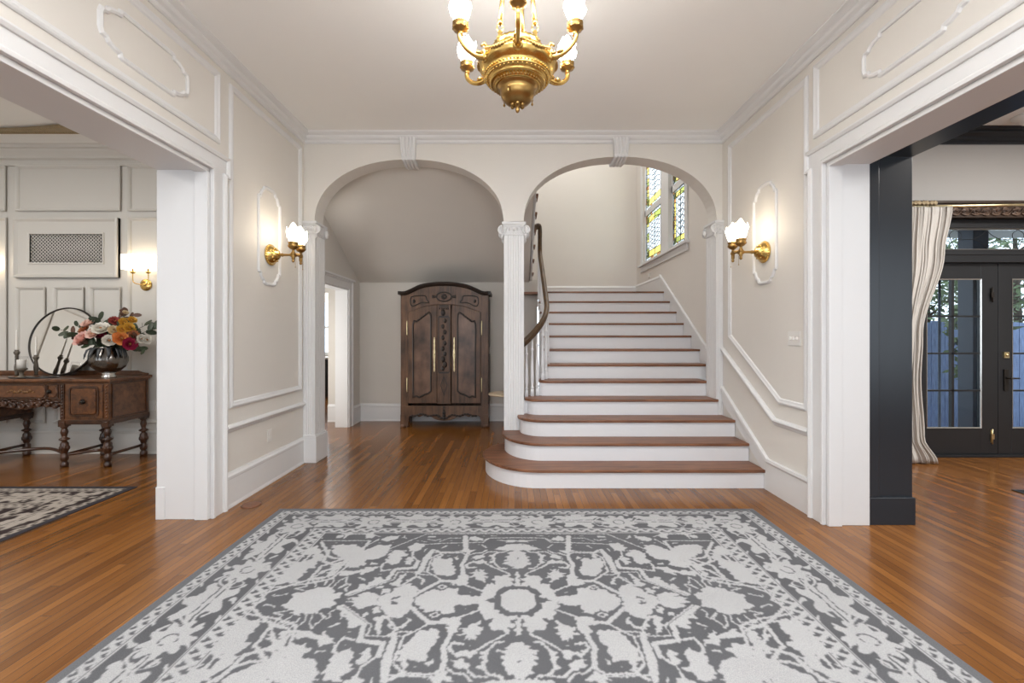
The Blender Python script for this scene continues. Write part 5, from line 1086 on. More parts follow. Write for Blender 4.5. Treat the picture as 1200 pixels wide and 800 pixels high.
# flowers
rnd = random.Random(5)
def petal(b, c, U, Vv, Nn, L, Wd, cup, mi=0):
    rows = []
    for i in range(5):
        u = i / 4; w = Wd * math.sin(PI * (.12 + .80 * u)) ** .7; r = []
        for j in range(5):
            s_ = -1 + j / 2; r.append(c + U * (L * u) + Vv * (w * s_) + Nn * (cup * (u * u * .6 + s_ * s_ * .3 * (u + .2))))
        rows.append(r)
    b.strip(rows, mi=mi)
def rose(b, c, d, r, layers=3, n=7):
    c = Vector(c); d = Vector(d).normalized(); X = d.orthogonal().normalized(); Y = d.cross(X)
    for l in range(layers):
        f = (l + 1) / layers
        for k in range(n - (layers - l - 1)):
            a = 2 * PI * k / (n - (layers - l - 1)) + l * .45 + rnd.uniform(-.1, .1)
            o = X * math.cos(a) + Y * math.sin(a); tl = .25 + .75 * f
            U = (o * tl + d * (1.15 - tl * .85)).normalized(); Nn = (d * tl - o * (1.1 - tl)).normalized()
            petal(b, c - d * (.25 * r) + o * (.06 * r), U, U.cross(Nn).normalized(), Nn, r * (.62 + .45 * f), r * (.42 + .2 * f), r * .28)
    b.ball(c + d * (.12 * r), r * .22, 7, mi=1)
FCOL = {'white': (.80, .77, .70), 'cream': (.78, .66, .45), 'pale pink': (.78, .48, .42), 'blush': (.80, .58, .50), 'orange': (.80, .33, .10), 'yellow': (.75, .45, .07), 'crimson': (.36, .02, .07), 'dusty red': (.42, .08, .07), 'copper': (.50, .20, .09)}
for k_, c_ in FCOL.items(): M['fl_' + k_] = paint(k_.replace(' ', '_') + '_petals', c_, .6, var=.18, scale=30)
M['heart'] = paint('flower_heart', (.35, .16, .05), .7, var=.3, scale=60)
def fpos(px, py, y=None):   # real position around the vase
    y = y or VY; return ((px - 601.6) * y / 525, y, 1.424 + (393 - py) * y / 525)
FL = [(118.5, 385.5, 4.93, .072, 'white', 'large white rose above the middle of the vase'), (96, 397, 4.92, .078, 'pale pink', 'pale pink rose at the lower left of the bouquet'), (103.5, 379, 4.98, .060, 'blush', 'blush rose at the upper left of the bouquet'), (108.5, 391.5, 4.90, .055, 'blush', 'small blush bloom between the pink and white roses'),
      (99, 386, 5.03, .055, 'copper', 'copper coloured bloom behind the pale pink rose'), (142.5, 396.5, 4.90, .072, 'orange', 'bright orange rose low in the middle of the bouquet'), (128, 399, 4.90, .055, 'white', 'small white rose low over the vase rim'), (134, 387.5, 4.93, .052, 'cream', 'cream bloom left of the yellow cluster'),
      (135, 376.5, 4.98, .052, 'dusty red', 'dusty red rose near the top of the bouquet'), (152, 403, 4.90, .060, 'crimson', 'deep crimson rose at the lower right of the bouquet'), (118, 393, 4.96, .045, 'crimson', 'small crimson bloom under the large white rose'),
      (146, 378, 4.98, .050, 'yellow', 'golden yellow bloom at the upper right of the bouquet'), (152, 384, 4.96, .052, 'yellow', 'golden yellow bloom right of centre of the bouquet'), (143, 386, 4.92, .045, 'yellow', 'golden yellow bloom in the centre of the bouquet'), (155, 375, 5.0, .038, 'yellow', 'small yellow bloom topmost on the right side'),
      (166, 397, 4.94, .045, 'white', 'left one of two small white blooms at the far right of the bouquet'), (172, 398, 4.97, .042, 'white', 'rightmost small white bloom of the bouquet'), (157, 393, 4.95, .048, 'copper', 'copper bloom right of the orange rose'), (147, 366, 5.0, .026, 'cream', 'tiny cream bud at the very top of the bouquet')]
Z0 = TZ + .30
for px, py, y, r, colr, lab in FL:
    p = Vector(fpos(px, py, y)); base = Vector((VX + rnd.uniform(-.05, .05), VY + rnd.uniform(-.05, .05), Z0))
    d = (p - base).normalized() + Vector((.55, -.65, .05))
    f = thing('flower', lab, 'flower', p, 'mixed flowers in the silver vase')
    b = MB(); rose(b, p, d, r * 1.12); b.build('bloom', ['fl_' + colr, 'heart'], f)
    b = MB(); b.tube([base, (base + p) / 2 + Vector((0, 0, .02)), p], .0028, 5); b.build('stem', 'leaf', f)
def sprig(p0, p1, n, L, mat, lab, wd=.32, lift=.03):
    p0, p1 = Vector(p0), Vector(p1); t = thing('leafy_sprig', lab, 'foliage', p0, 'leafy sprigs in the silver vase')
    mid = (p0 + p1) / 2 + Vector((0, 0, lift)); path = smoothpath([p0, mid, p1], 8)
    b = MB(); b.tube(path, .0024, 5); b.build('stem', 'leaf', t)
    b = MB()
    for i in range(n):
        q = path[int((.25 + .75 * i / (n - 1)) * (len(path) - 1))]; d = (p1 - p0).normalized(); s_ = Vector((rnd.uniform(-1, 1), rnd.uniform(-1, 1), rnd.uniform(-1, 1))).cross(d).normalized() * (1 if i % 2 else -1)
        U = (d * .6 + s_).normalized(); V_ = U.cross(Vector((0, -1, .3))).normalized(); petal(b, q, U, V_, U.cross(V_), L * rnd.uniform(1.1, 1.8), L * wd * 1.5, L * .15)
    b.build('leaves', mat, t)
rim = Vector((VX, VY, TZ + .29))
for k in range(14):
    a_ = rnd.uniform(0, 2 * PI); q_r = rnd.uniform(.6, 1.)
    sprig(rim + Vector((rnd.uniform(-.05, .05), rnd.uniform(-.04, .04), 0)), fpos(126 + 42 * q_r * math.cos(a_), 391 - 16 * q_r * math.sin(a_) , 5.0 + rnd.uniform(-.06, .05)), 8, .055, 'leaf' if k % 3 else 'leaf_brown', 'short leafy sprig tucked in among the flowers of the silver vase')
for (px, py, y, n, L, mt, lab) in ((70, 386, 4.95, 11, .06, 'leaf', 'feathery green sprig reaching furthest left before the mirror'), (80, 391, 4.92, 9, .055, 'leaf', 'green sprig below the leftmost one'), (182, 384, 5.0, 10, .065, 'leaf', 'green sprig reaching furthest right'), (175, 379, 5.03, 9, .06, 'leaf', 'green sprig at the upper right of the bouquet'),
       (168, 409, 4.93, 7, .06, 'leaf', 'green sprig drooping low on the right'), (116, 374, 5.04, 9, .07, 'leaf', 'dark green sprig behind the large white rose'), (141, 364, 5.02, 10, .05, 'leaf_brown', 'bronze sprig at the very top, left'), (149, 365, 5.02, 10, .05, 'leaf_brown', 'bronze sprig at the very top, right'), (156, 369, 5.02, 8, .05, 'leaf_brown', 'bronze sprig to the right of the top'),
       (126, 379, 5.05, 8, .06, 'leaf_brown', 'bronze sprig between the white and the red rose'), (160, 388, 5.0, 8, .06, 'leaf', 'green sprig behind the copper bloom on the right'), (90, 382, 5.04, 8, .055, 'leaf', 'green sprig behind the pale pink rose'), (104, 404, 4.90, 7, .06, 'leaf', 'dark green sprig beneath the pale pink rose')):
    sprig(rim + Vector((rnd.uniform(-.05, .05), rnd.uniform(-.04, .04), 0)), fpos(px, py, y), n, L, mt, lab)
b = MB()
for k in range(17):   # charcoal leaves spilling over the rim
    a = PI * .9 + PI * 1.2 * (k + .5) / 17 + rnd.uniform(-.22, .22); t = thing('drooping_leaf', 'long charcoal leaf hanging over the vase rim', 'foliage', (VX, VY, TZ + .33), 'charcoal leaves hanging over the vase rim')
    b = MB(); o = Vector((math.cos(a), math.sin(a), 0)); tn = Vector((-o.y, o.x, 0)); L = rnd.uniform(.05, .10)
    pts = [rim + o * .08 + Vector((0, 0, .03)), rim + o * .145 + Vector((0, 0, .045)), rim + o * .180 + Vector((0, 0, .02)), rim + o * .198 + Vector((0, 0, -L * .4)), rim + o * .20 + Vector((0, 0, -L))]
    rows = []
    for i, p in enumerate(pts): w = (.010, .014, .015, .010, .001)[i]; rows.append([p - tn * w, p + o * .006, p + tn * w])
    b.strip(rows); b.build('leaf_blade', 'feather', t, solid=.0015)

# ------------------------------------------------------------------ rugs
RXC, RYC = .025, 2.396; RHX, RHY = 1.93, 1.265
def rug_mask(U, V, seed=3):
    """light/dark design on |u|,|v| (mirror-symmetric field), 1 = light"""
    rs = np.random.RandomState(seed)
    def noise(sc_, oct_=1):
        out = np.zeros_like(U)
        for o in range(oct_):
            s_ = sc_ * 2 ** o; ph = rs.rand(6, 4)
            for k in range(6):
                an = ph[k, 0] * 6.283; out += np.sin((U * math.cos(an) + V * math.sin(an)) * s_ * (.6 + .8 * ph[k, 1]) + ph[k, 2] * 6.283) / (2 ** o)
        return out / 6
    nA, nB, nC, nD, nE, nF = noise(230), noise(240), noise(110), noise(110), noise(170), noise(175)
    wu = U + .006 * nA + .003 * nC; wv = V + .006 * nB + .003 * nD
    au, av = np.abs(wu), np.abs(wv); bu, bv = np.abs(U + .013 * nE + .008 * nC), np.abs(V + .013 * nF + .008 * nD)
    light = np.zeros(U.shape, bool)
    def inside(poly, x, y):
        res = np.zeros(x.shape, bool); n = len(poly)
        for i in range(n):
            x0, y0 = poly[i]; x1, y1 = poly[(i + 1) % n]
            if y0 == y1: continue
            c = (y0 > y) != (y1 > y); res ^= c & (x < (x1 - x0) * (y - y0) / (y1 - y0) + x0)
        return res
    def bbox(pts, m):
        xs = [p[0] for p in pts]; ys = [p[1] for p in pts]
        return (au > min(xs) - m) & (au < max(xs) + m) & (av > min(ys) - m) & (av < max(ys) + m)
    def apply(pts, val, w=None):
        sel = bbox(pts, .02 if w is None else w + .01)
        x, y = (bu[sel], bv[sel]) if w is None else (au[sel], av[sel])
        if not x.size: return
        if w is None: r = inside(pts, x, y)
        else:
            r = np.zeros(x.shape, bool)
            for (x0, y0), (x1, y1) in zip(pts[:-1], pts[1:]):
                dx_, dy_ = x1 - x0, y1 - y0; L2 = dx_ * dx_ + dy_ * dy_ + 1e-12; t = np.clip(((x - x0) * dx_ + (y - y0) * dy_) / L2, 0, 1)
                r |= (x - x0 - t * dx_) ** 2 + (y - y0 - t * dy_) ** 2 < w * w
        cur = light[sel]; cur[r] = val; light[sel] = cur
    for p in RL: apply(p, True)
    for w, p in RW: apply(p, True, max(.0045, w))
    for p in RK: apply(p, False)
    octa = lambda a, c, k: [(0, 0), (a, 0), (a, c - k), (a - k, c), (0, c)]
    apply(octa(.125, .135, .06), False); apply([(.12, .03), (.175, 0), (.12, 0)], False)
    io = (au < .092) & (av < .102) & (au + av < .145); light |= io
    field = light.copy()
    # sparse scrolling filler where the traced design leaves bare ground
    near = field.copy()
    for s_ in range(5):
        near[1:] |= near[:-1]; near[:-1] |= near[1:]; near[:, 1:] |= near[:, :-1]; near[:, :-1] |= near[:, 1:]
    n1 = np.abs(np.sin(au * 21 + 2 * np.sin(av * 13)) + np.sin(av * 24 + 2 * np.sin(au * 11)))
    fil = (n1 < .22) & ~near; light |= fil
    blob = ((np.sin(au * 29) * np.sin(av * 31)) > .72) & ~near; light |= blob
    # borders
    eu, ev = RHX - np.abs(U), RHY - np.abs(V)            # distances in from the edges
    # widths: edge .05, outer guard .065, main .33/.27, inner guard .09
    A = [.048, .112, .122, .44, .448, .545]; B = [.048, .105, .115, .37, .378, .440]
    side = (eu / A[5]) < (ev / B[5])
    d = np.where(side, eu / A[5], ev / B[5]); along = np.where(side, V, U)
    g = lambda i: np.where(side, A[i] / A[5], B[i] / B[5])
    inb = d < 1
    light[inb] = False
    def guard(lo, hi, per, ph=0.):
        m = (d > lo) & (d < hi); t = (d - lo) / (hi - lo); s_ = np.abs(((along / per + ph) % 1) * 2 - 1)
        zig = np.abs(t - .5 - .30 * (s_ * 2 - 1)) < .24; dots = (np.abs(t - .5) > .30) & (((along / per * 2) % 1) < .6)
        return m & (zig | dots | (t < .08) | (t > .92))
    light |= guard(g(0), g(1), .075); light |= guard(g(4), np.ones_like(d), .078)
    md_ = (d > g(2)) & (d < g(3)); t = (d - g(2)) / (g(3) - g(2)) - .5
    wid = np.where(side, A[3] - A[2], B[3] - B[2]); tt = (t + noise(70) * .03) * wid
    per = .62; al = along + np.where(side, .0, .155); ph_ = ((al / per) % 1 - .5) * per; ph2 = ((al / per + .5) % 1 - .5) * per
    def pal(x, y, R, n, sp): 
        a = np.arctan2(y, x); r = np.hypot(x, y); return r < R * (1 + sp * np.sign(np.sin(n * a)) * np.abs(np.sin(n * a)) ** .7)
    m1 = pal(ph_ * .9, tt - .02, .105, 9, .20) & ~((np.hypot(ph_, tt - .02) > .034) & (np.hypot(ph_, tt - .02) < .043))
    m2 = pal(ph2 * .62, tt + .01, .105, 7, .24) & ~(np.abs(np.abs(tt) - .018) < .005)
    vine = np.abs(tt - .072 * np.sin(al / per * 2 * PI * 2 + .6)) < .0095
    vine2 = np.abs(tt + .088 * np.sin(al / per * 2 * PI * 3)) < .006
    lf = (np.sin(al * 46 + 2 * np.sin(tt * 40)) * np.sin(tt * 38 + al * 9)) > .66
    light |= md_ & (m1 | m2 | vine | vine2 | lf)
    for i in (2, 3): light |= np.abs(d - g(i)) < .007
    light |= (np.abs(eu - .552) < .004) & (ev > B[5]); light |= (np.abs(ev - .452) < .0045) & (eu > A[5])
    lite = light.astype(float)
    # wear: low mottling
    wear = .5 + .5 * noise(9) + .25 * noise(40)
    return lite, wear, np.minimum(eu, ev)
def make_rug(nm, xc, yc, hx, hy, step, dark, lightc, edge, z=.009, seed=3, invert=False):
    nx, ny = int(2 * hx / step), int(2 * hy / step)
    u = np.linspace(-hx, hx, nx); v = np.linspace(-hy, hy, ny); U, V = np.meshgrid(u, v)
    L, W_, e = rug_mask(U * RHX / hx, V * RHY / hy, seed)
    Lb = L.copy(); Lb[1:-1, 1:-1] = (L[1:-1, 1:-1] * 4 + L[:-2, 1:-1] + L[2:, 1:-1] + L[1:-1, :-2] + L[1:-1, 2:]) / 8
    colr = np.zeros((ny, nx, 4), np.float32); colr[..., 3] = 1
    for k in range(3): colr[..., k] = dark[k] * (1 + .25 * (W_ - .5)) * (1 - Lb) + lightc[k] * (1 - .10 * (W_ - .5)) * Lb
    eg = e < .045
    for k in range(3): colr[..., k] = np.where(eg, edge[k], colr[..., k])
    co = np.empty((ny, nx, 3), np.float32); co[..., 0] = U; co[..., 1] = V; co[..., 2] = z + .0008 * Lb
    me = bpy.data.meshes.new(nm); me.vertices.add(nx * ny); me.vertices.foreach_set('co', co.ravel())
    idx = np.arange(nx * ny).reshape(ny, nx); q = np.stack([idx[:-1, :-1], idx[:-1, 1:], idx[1:, 1:], idx[1:, :-1]], -1).reshape(-1, 4)
    nf = len(q); me.loops.add(nf * 4); me.polygons.add(nf)
    me.polygons.foreach_set('loop_start', np.arange(0, nf * 4, 4)); me.polygons.foreach_set('loop_total', np.full(nf, 4)); me.loops.foreach_set('vertex_index', q.ravel())
    me.update(calc_edges=True); at = me.color_attributes.new('pattern', 'FLOAT_COLOR', 'POINT'); at.data.foreach_set('color', colr.ravel())
    m, nt, bs, out = nodes_of(nm + '_weave'); an = N(nt, 'ShaderNodeAttribute'); an.attribute_name = 'pattern'
    tc = N(nt, 'ShaderNodeTexCoord'); no = N(nt, 'ShaderNodeTexNoise'); no.inputs['Scale'].default_value = 220; no.inputs['Detail'].default_value = 2; nt.links.new(tc.outputs['Object'], no.inputs['Vector'])
    hm = N(nt, 'ShaderNodeMix', data_type='RGBA', blend_type='OVERLAY'); hm.inputs[0].default_value = .45; nt.links.new(an.outputs['Color'], hm.inputs[6]); nt.links.new(no.outputs[0], hm.inputs[7])
    nt.links.new(hm.outputs[2], bs.inputs['Base Color']); bs.inputs['Roughness'].default_value = .9; bs.inputs['Specular IOR Level'].default_value = .15
    bp = N(nt, 'ShaderNodeBump'); bp.inputs['Strength'].default_value = .4; bp.inputs['Distance'].default_value = .003; nt.links.new(no.outputs[0], bp.inputs['Height']); nt.links.new(bp.outputs[0], bs.inputs['Normal'])
    me.materials.append(m)
    root = bpy.data.objects.new(nm, None)
    o = bpy.data.objects.new('woven_face', me); COL.objects.link(root); COL.objects.link(o); root.location = (xc, yc, 0); ORIG[root.name] = Vector((xc, yc, 0)); o.parent = root
    b = MB(); b.prism([(xc - hx - .004, yc - hy - .004), (xc + hx + .004, yc - hy - .004), (xc + hx + .004, yc + hy + .004), (xc - hx - .004, yc + hy + .004)], mapXY, .0005, z - .001)
    M[nm + 'e'] = paint(nm + '_binding', edge, .9, var=.12, scale=80, bump=.2, bscale=300); b.build('bound_edge', nm + 'e', root)
    return root
tag(make_rug('area_rug', RXC, RYC, RHX, RHY, .005, (.098, .100, .107), (.375, .377, .383), (.125, .128, .137)), 'large grey and ivory patterned rug in the middle of the hall floor', 'rug')
tag(make_rug('dining_rug', -5.35, 2.75, 1.82, 1.45, .010, (.030, .020, .020), (.36, .32, .28), (.040, .036, .042), seed=9), 'dark patterned rug with grey border on the dining room floor', 'rug')

# ------------------------------------------------------------------ library end: french doors, transom, curtain
LYB = 5.23; ml = mapY(LYB)
def lx(px, y=LYB): return (px - 601.6) * y / 525
def lz(py, y=LYB): return 1.424 + (393 - py) * y / 525
S(MB().box(2.7, 8.8, -1.2, 5.4, 3.80, 3.9), 'ceiling', 'ceiling')
dX0, dXm, dX1 = 4.78, 5.702, 6.62; oz = 2.78
S(MB().box(2.9, dX0, LYB, LYB + .19, 0, 3.8).box(dX1, 8.8, LYB, LYB + .19, 0, 3.8).box(dX0, dX1, LYB, LYB + .19, oz, 3.8), 'wall_library_back', 'libwall')
S(MB().box(8.8, 8.9, -1.3, 5.4, 0, 3.8), 'wall_library_right', 'libwall')
S(MB().box(2.7, 8.9, -1.3, -1.2, 0, .6).box(2.7, 8.9, -1.3, -1.2, 3., 3.8).box(2.7, 3.6, -1.3, -1.2, .6, 3.).box(7.6, 8.9, -1.3, -1.2, .6, 3.).box(5.5, 5.7, -1.3, -1.2, .6, 3.), 'wall_library_front', 'libwall')
b = MB(); run_x(b, LYB, -1, 3.0, 8.8, [(0, -.15), (.012, -.15), (.02, -.135), (.02, -.115), (.045, -.10), (.05, -.07), (.08, -.045), (.085, -.03), (.11, -.012), (.11, 0), (0, 0)], 3.80)
b.box(3.0, 8.8, LYB - .16, LYB - .10, 3.765, 3.80)
S(b, 'trim_41', 'black')
b = MB(); run_x(b, LYB, -1, 3.0, dX0 - .12, base_prof(.26)); S(b, 'baseboard_library', 'black')
# black surround, lintel, carved cornice
b = MB(); b.prism([(dX0 - .14, 0), (dX0, 0), (dX0, oz), (dX1, oz), (dX1, 0), (dX1 + .14, 0), (dX1 + .14, 2.93), (dX0 - .14, 2.93)], ml, -.01, .035)
b.box(dX0, dX1, LYB - .02, LYB + .16, 2.275, 2.425); b.box(dX0, dX1, LYB, LYB + .16, 2.685, oz); b.box(dX0 - .02, dX0 + .03, LYB - .01, LYB + .16, 0, oz); b.box(dX1 - .03, dX1 + .02, LYB - .01, LYB + .16, 0, oz)
b.box(dX0, dX1, LYB - .03, LYB + .1, 2.36, 2.385); b.box(dX0, dX1, LYB - .01, LYB + .19, -.0, .03)
S(b, 'trim_42', 'doorblack', bevel=.004)
cor = thing('carved_cornice', 'dark carved wooden cornice board above the library doors', 'cornice', (5.7, LYB - .06, 2.77))
b = MB(); b.box(dX0 - .22, dX1 + .22, LYB - .10, LYB - .03, 2.775, 2.935); b.box(dX0 - .25, dX1 + .25, LYB - .12, LYB - .03, 2.935, 2.965); b.build('board', 'cornice', cor, bevel=.004)
b = MB(); rnd = random.Random(2); x = dX0 + .05
M['carve'] = paint('carved_relief_brown', (.15, .095, .065), .35, var=.5, scale=30)  # paler brown than the board behind it
while x < dX1:
    spiral(b, (x, LYB - .105, 2.85), (1, 0, 0), .036, rnd.choice((-1, 1))); b.tube(smoothpath([(x - .05, LYB - .105, 2.82), (x, LYB - .115, 2.80), (x + .05, LYB - .105, 2.83), (x + .085, LYB - .11, 2.87)]), .009, 6)
    for k in range(4): b.ball((x + rnd.uniform(-.06, .06), LYB - .105, 2.85 + rnd.uniform(-.05, .05)), .012, 5, sq=(1.5, .7, 1))
    x += .115
b.build('foliate_carving', 'carve', cor)
# transom of leaded glass
w2 = S(MB().box(dX0 + .03, dX1 - .03, LYB + .055, LYB + .085, 2.425, 2.445).box(dX0 + .03, dX1 - .03, LYB + .055, LYB + .085, 2.668, 2.685), 'window_2', 'steel')
b = MB(); b.box(dX0 + .03, dX1 - .03, LYB + .06, LYB + .064, 2.445, 2.668); b.build('pane', 'glass', w2)
b = MB(); z0, z1 = 2.445, 2.668; zm = (z0 + z1) / 2; yy = LYB + .052
for i in range(3):
    c = dX0 + .31 + i * .62 * 1.0
    c = 5.58 + (i - 1) * .74
    for sx_ in (-1, 1):
        b.tube(smoothpath([(c, yy, z1), (c + sx_ * .06, yy, zm + .05), (c + sx_ * .16, yy, zm - .0)]), .0035, 5); b.tube(smoothpath([(c, yy, z0), (c + sx_ * .06, yy, zm - .04), (c + sx_ * .16, yy, zm + .0)]), .0035, 5)
        b.tube([(c + sx_ * .16, yy, zm), (c + sx_ * .37, yy, zm)], .0035, 5); b.tube(smoothpath([(c + sx_ * .37, yy, z1), (c + sx_ * .30, yy, zm + .05), (c + sx_ * .37, yy, z0)]), .0035, 5)
b.build('lead_came', 'lead', w2)
def french(i, xa, xb, glass_a, glass_b, lab):
    gz0, gz1 = .338, 2.087; ya, yb2 = LYB + .04, LYB + .085
    b = MB(); b.box(xa, glass_a, ya, yb2, .032, 2.273); b.box(glass_b, xb, ya, yb2, .032, 2.273); b.box(glass_a, glass_b, ya, yb2, .032, gz0); b.box(glass_a, glass_b, ya, yb2, gz1, 2.273)
    dd = S(b, 'door_%d' % i, 'doorblack', bevel=.003)
    b = MB(); b.box(glass_a, glass_b, LYB + .06, LYB + .064, gz0, gz1); b.build('pane', 'glass', dd)
    b = MB(); c = (glass_a + glass_b) / 2; b.box(c - .014, c + .014, ya + .004, yb2, gz0, gz1)
    for k in (1, 2, 3): z = gz0 + (gz1 - gz0) * k / 4; b.box(glass_a, glass_b, ya + .004, yb2, z - .010, z + .010)
    b.build('muntin', 'doorblack', dd)
    b = MB(); b.sweep(rect(glass_a, glass_b, gz0, gz1), [(-.004, -.038), (-.004, -.03), (.010, -.034), (.010, -.04)], ml); b.build('glazing_bead', 'steel', dd)
    return dd
d1 = french(1, dX0 + .03, dXm - .003, 4.855, 5.497, ''); d2 = french(2, dXm + .003, dX1 - .03, 5.862, 6.40, '')
for zz, mt in ((lz(345), 'iron'), (lz(512), 'escutcheon')):
    b = MB(); x = 5.62; b.box(x - .012, x + .012, LYB + .028, LYB + .04, zz - .075, zz + .075); b.box(x - .018, x + .018, LYB + .018, LYB + .03, zz - .03, zz + .03); b.tube([(x, LYB + .024, zz - .09), (x, LYB + .024, zz + .09)], .006, 6); b.build('surface_bolt', mt, d1)
b = MB(); x = lx(1182.5); b.box(x - .03, x + .03, LYB + .022, LYB + .04, lz(416) - .035, lz(416) + .035); b.lathe([(.001, -.012), (.016, -.012), (.018, 0)], (x, LYB + .02, lz(416)), 12, Matrix(((1, 0, 0), (0, 0, 1), (0, 1, 0)))); b.build('deadbolt', 'escutcheon', d2)
b = MB(); b.box(x - .025, x + .025, LYB + .026, LYB + .04, lz(458), lz(433)); b.tube([(x, LYB + .04, lz(443)), (x, LYB - .02, lz(443))], .012, 8); b.tube([(x - .01, LYB - .025, lz(443)), (x + .09, LYB - .03, lz(443))], .010, 8); b.build('door_handle', 'iron', d2)
# curtain and rod
t = thing('curtain_rod', 'gilded curtain rod with carved finial above the library doors', 'curtain rod', (5.6, 5.02, 2.86))
b = MB(); b.tube([(4.30, 5.02, 2.865), (7.0, 5.02, 2.905)], .017, 12); b.build('pole', 'escutcheon', t)
b = MB(); 
for i in range(9): b.ball((4.33 + i * .045, 5.02, 2.885 + .012 * math.sin(i * 1.7)), .026, 7, sq=(1.1, .8, .8)); spiral(b, (4.34 + i * .045, 4.99, 2.90), (1, 0, 0), .018, 1 if i % 2 else -1)
b.build('finial', 'gold', t)
for x in (4.40, 6.9): b = MB(); b.box(x - .012, x + .012, 5.02, LYB - .0, 2.85, 2.88); b.build('bracket', 'gold', t)
def curtain(t, x0f, x1f, z0, z1, y, nfold, amp, seed):
    b = MB(); rnd2 = random.Random(seed); rows = []; nz = 48; nx = 150
    for i in range(nz + 1):
        u = i / nz; z = z1 + (z0 - z1) * u; xa, xb = x0f(u), x1f(u); r = []
        for j in range(nx + 1):
            s_ = j / nx; ph = s_ * nfold * 2 * PI; am = amp * (.55 + .45 * math.sin(j * .05 + u * 2)); sh = .35 * math.sin(u * 5 + s_ * 7)
            r.append((xa + (xb - xa) * s_ + .010 * math.sin(ph * 2 + sh), y + am * math.sin(ph + sh) + .012 * math.sin(ph * .37 + u * 6), z))
        rows.append(r)
    b.strip(rows); return b.build('cloth', 'curtain', t, solid=.003)
def interp(u, P_):
    for (a, x), (c, y) in zip(P_[:-1], P_[1:]):
        if u <= c: k = (u - a) / (c - a); k = k * k * (3 - 2 * k); return x + (y - x) * k
    return P_[-1][1]
t = thing('curtain', 'oatmeal linen curtain gathered at the left side of the library doors', 'curtain', (4.5, 4.98, .01))
S(MB().box(4.2, 9.0, 5.42, 6.6, 2.86, 2.95), 'ceiling', 'nook')
curtain(t, lambda u: interp(u, [(0, 4.30), (.5, 4.28), (1, 4.25)]), lambda u: interp(u, [(0, 4.86), (.18, 4.78), (.5, 4.53), (.68, 4.50), (.9, 4.54), (1, 4.70)]), .012, 2.85, 4.97, 11, .024, 3)
t = thing('ceiling_medallion', 'small round plaster medallion on the library ceiling at the upper right corner', 'ceiling ornament', (6.0, 4.62, 3.76))
b = MB(); X_, Y_ = lx(1203, 4.85), 4.85
t.location = (X_, Y_, 3.70); ORIG[t.name] = Vector(t.location)
b.lathe([(.001, 3.70), (.03, 3.705), (.05, 3.72), (.055, 3.74), (.08, 3.745), (.095, 3.765), (.11, 3.78), (.12, 3.8), (.001, 3.8)], (X_, Y_, 0), 32); b.build('rosette', 'ceiling', t)

# ------------------------------------------------------------------ outdoors
M['ground'] = paint('grey_patio_ground', (.16, .17, .18), .8, var=.3, scale=3)  # mottled grey base colour
M['fence'] = paint('blue_grey_fence_boards', (.15, .21, .36), .6, var=.7, scale=3, stretch=(14, 14, 2))
M['bark'] = paint('tree_bark', (.08, .06, .045), .9, var=.4, scale=20)
M['leafout'] = paint('garden_foliage', (.11, .15, .07), .7, var=.6, scale=8)
M['navy'] = paint('navy_porch_post', (.018, .03, .05), .5, var=.1)
S(MB().box(2.6, 14, 5.42, 16, -.35, -.12), 'ground', 'ground')
S(MB().box(4.2, 9.0, 5.42, 6.6, -.12, -.02), 'porch_floor', 'ground')
f = thing('garden_fence', 'blue-grey vertical board fence beyond the library doors', 'fence', (8.3, 7.6, -.12))
rnd = random.Random(11)
for i in range(48):
    x = 5.6 + i * .115; h = 1.66 + rnd.uniform(-.02, .02); MB().box(x, x + .105, 7.6, 7.62, -.12, h).build('board', 'fence', f)
MB().box(5.6, 11.1, 7.62, 7.66, .3, .38).box(5.6, 11.1, 7.62, 7.66, 1.3, 1.38).build('cross_rail', 'fence', f)
p = thing('porch_post', 'navy square porch post just outside the left library door', 'post', (5.93, 5.9, -.02))
MB().box(5.85, 6.05, 5.70, 5.90, -.02, 3.4).build('shaft', 'navy', p, bevel=.005)
MB().box(5.82, 6.08, 5.67, 5.93, -.02, .12).build('base', 'navy', p, bevel=.005)
p = thing('porch_pole', 'thin dark pole outside the left pane of the library door', 'post', (5.3, 5.78, -.02))
b = MB(); b.lathe([(.045, 0), (.045, .02), (.014, .03), (.014, 3.4)], (5.25, 5.52, -.02), 12); b.build('shaft', 'navy', p)
def tree(x, y, h, r, lab, seed, n=2400):
    t = thing('garden_tree', lab, 'tree', (x, y, -.15), 'trees beyond the library doors'); rr = random.Random(seed)
    b = MB(); b.tube([(x, y, -.15), (x + .05, y, h * .3), (x - .05, y, h * .8)], [.11, .08, .03], 8)
    for i in range(7): a = rr.uniform(0, 6.28); z = h * (.25 + .08 * i); b.tube([(x, y, z), (x + r * .7 * math.cos(a), y + r * .7 * math.sin(a), z + .5)], [.03, .008], 5)
    b.build('trunk', 'bark', t)
    b = MB()
    for i in range(n):
        a = rr.uniform(0, 6.28); e = rr.uniform(-1, 1); q = rr.uniform(.35, 1) ; rad = r * q * math.sqrt(1 - e * e)
        c = Vector((x + rad * math.cos(a), y + rad * math.sin(a), h * .62 + e * h * .42 * q)); U = Vector((rr.uniform(-1, 1), rr.uniform(-1, 1), rr.uniform(-1, 1))).normalized(); W = U.orthogonal().normalized(); L = rr.uniform(.05, .11)
        b.add([c, c + U * L + W * L * .45, c + U * L * 2, c + U * L - W * L * .45], [(0, 1, 2, 3)])
    o = b.build('foliage', 'leafout', t); o['kind'] = 'stuff'
tree(9.2, 10.0, 4.4, 1.0, 'leafy tree behind the fence, left in the door glass', 1); tree(11.9, 10.6, 5.2, 1.3, 'leafy tree behind the fence, right in the door glass', 2); tree(6.8, 10.2, 4.2, .9, 'smaller leafy tree furthest left behind the fence', 4)

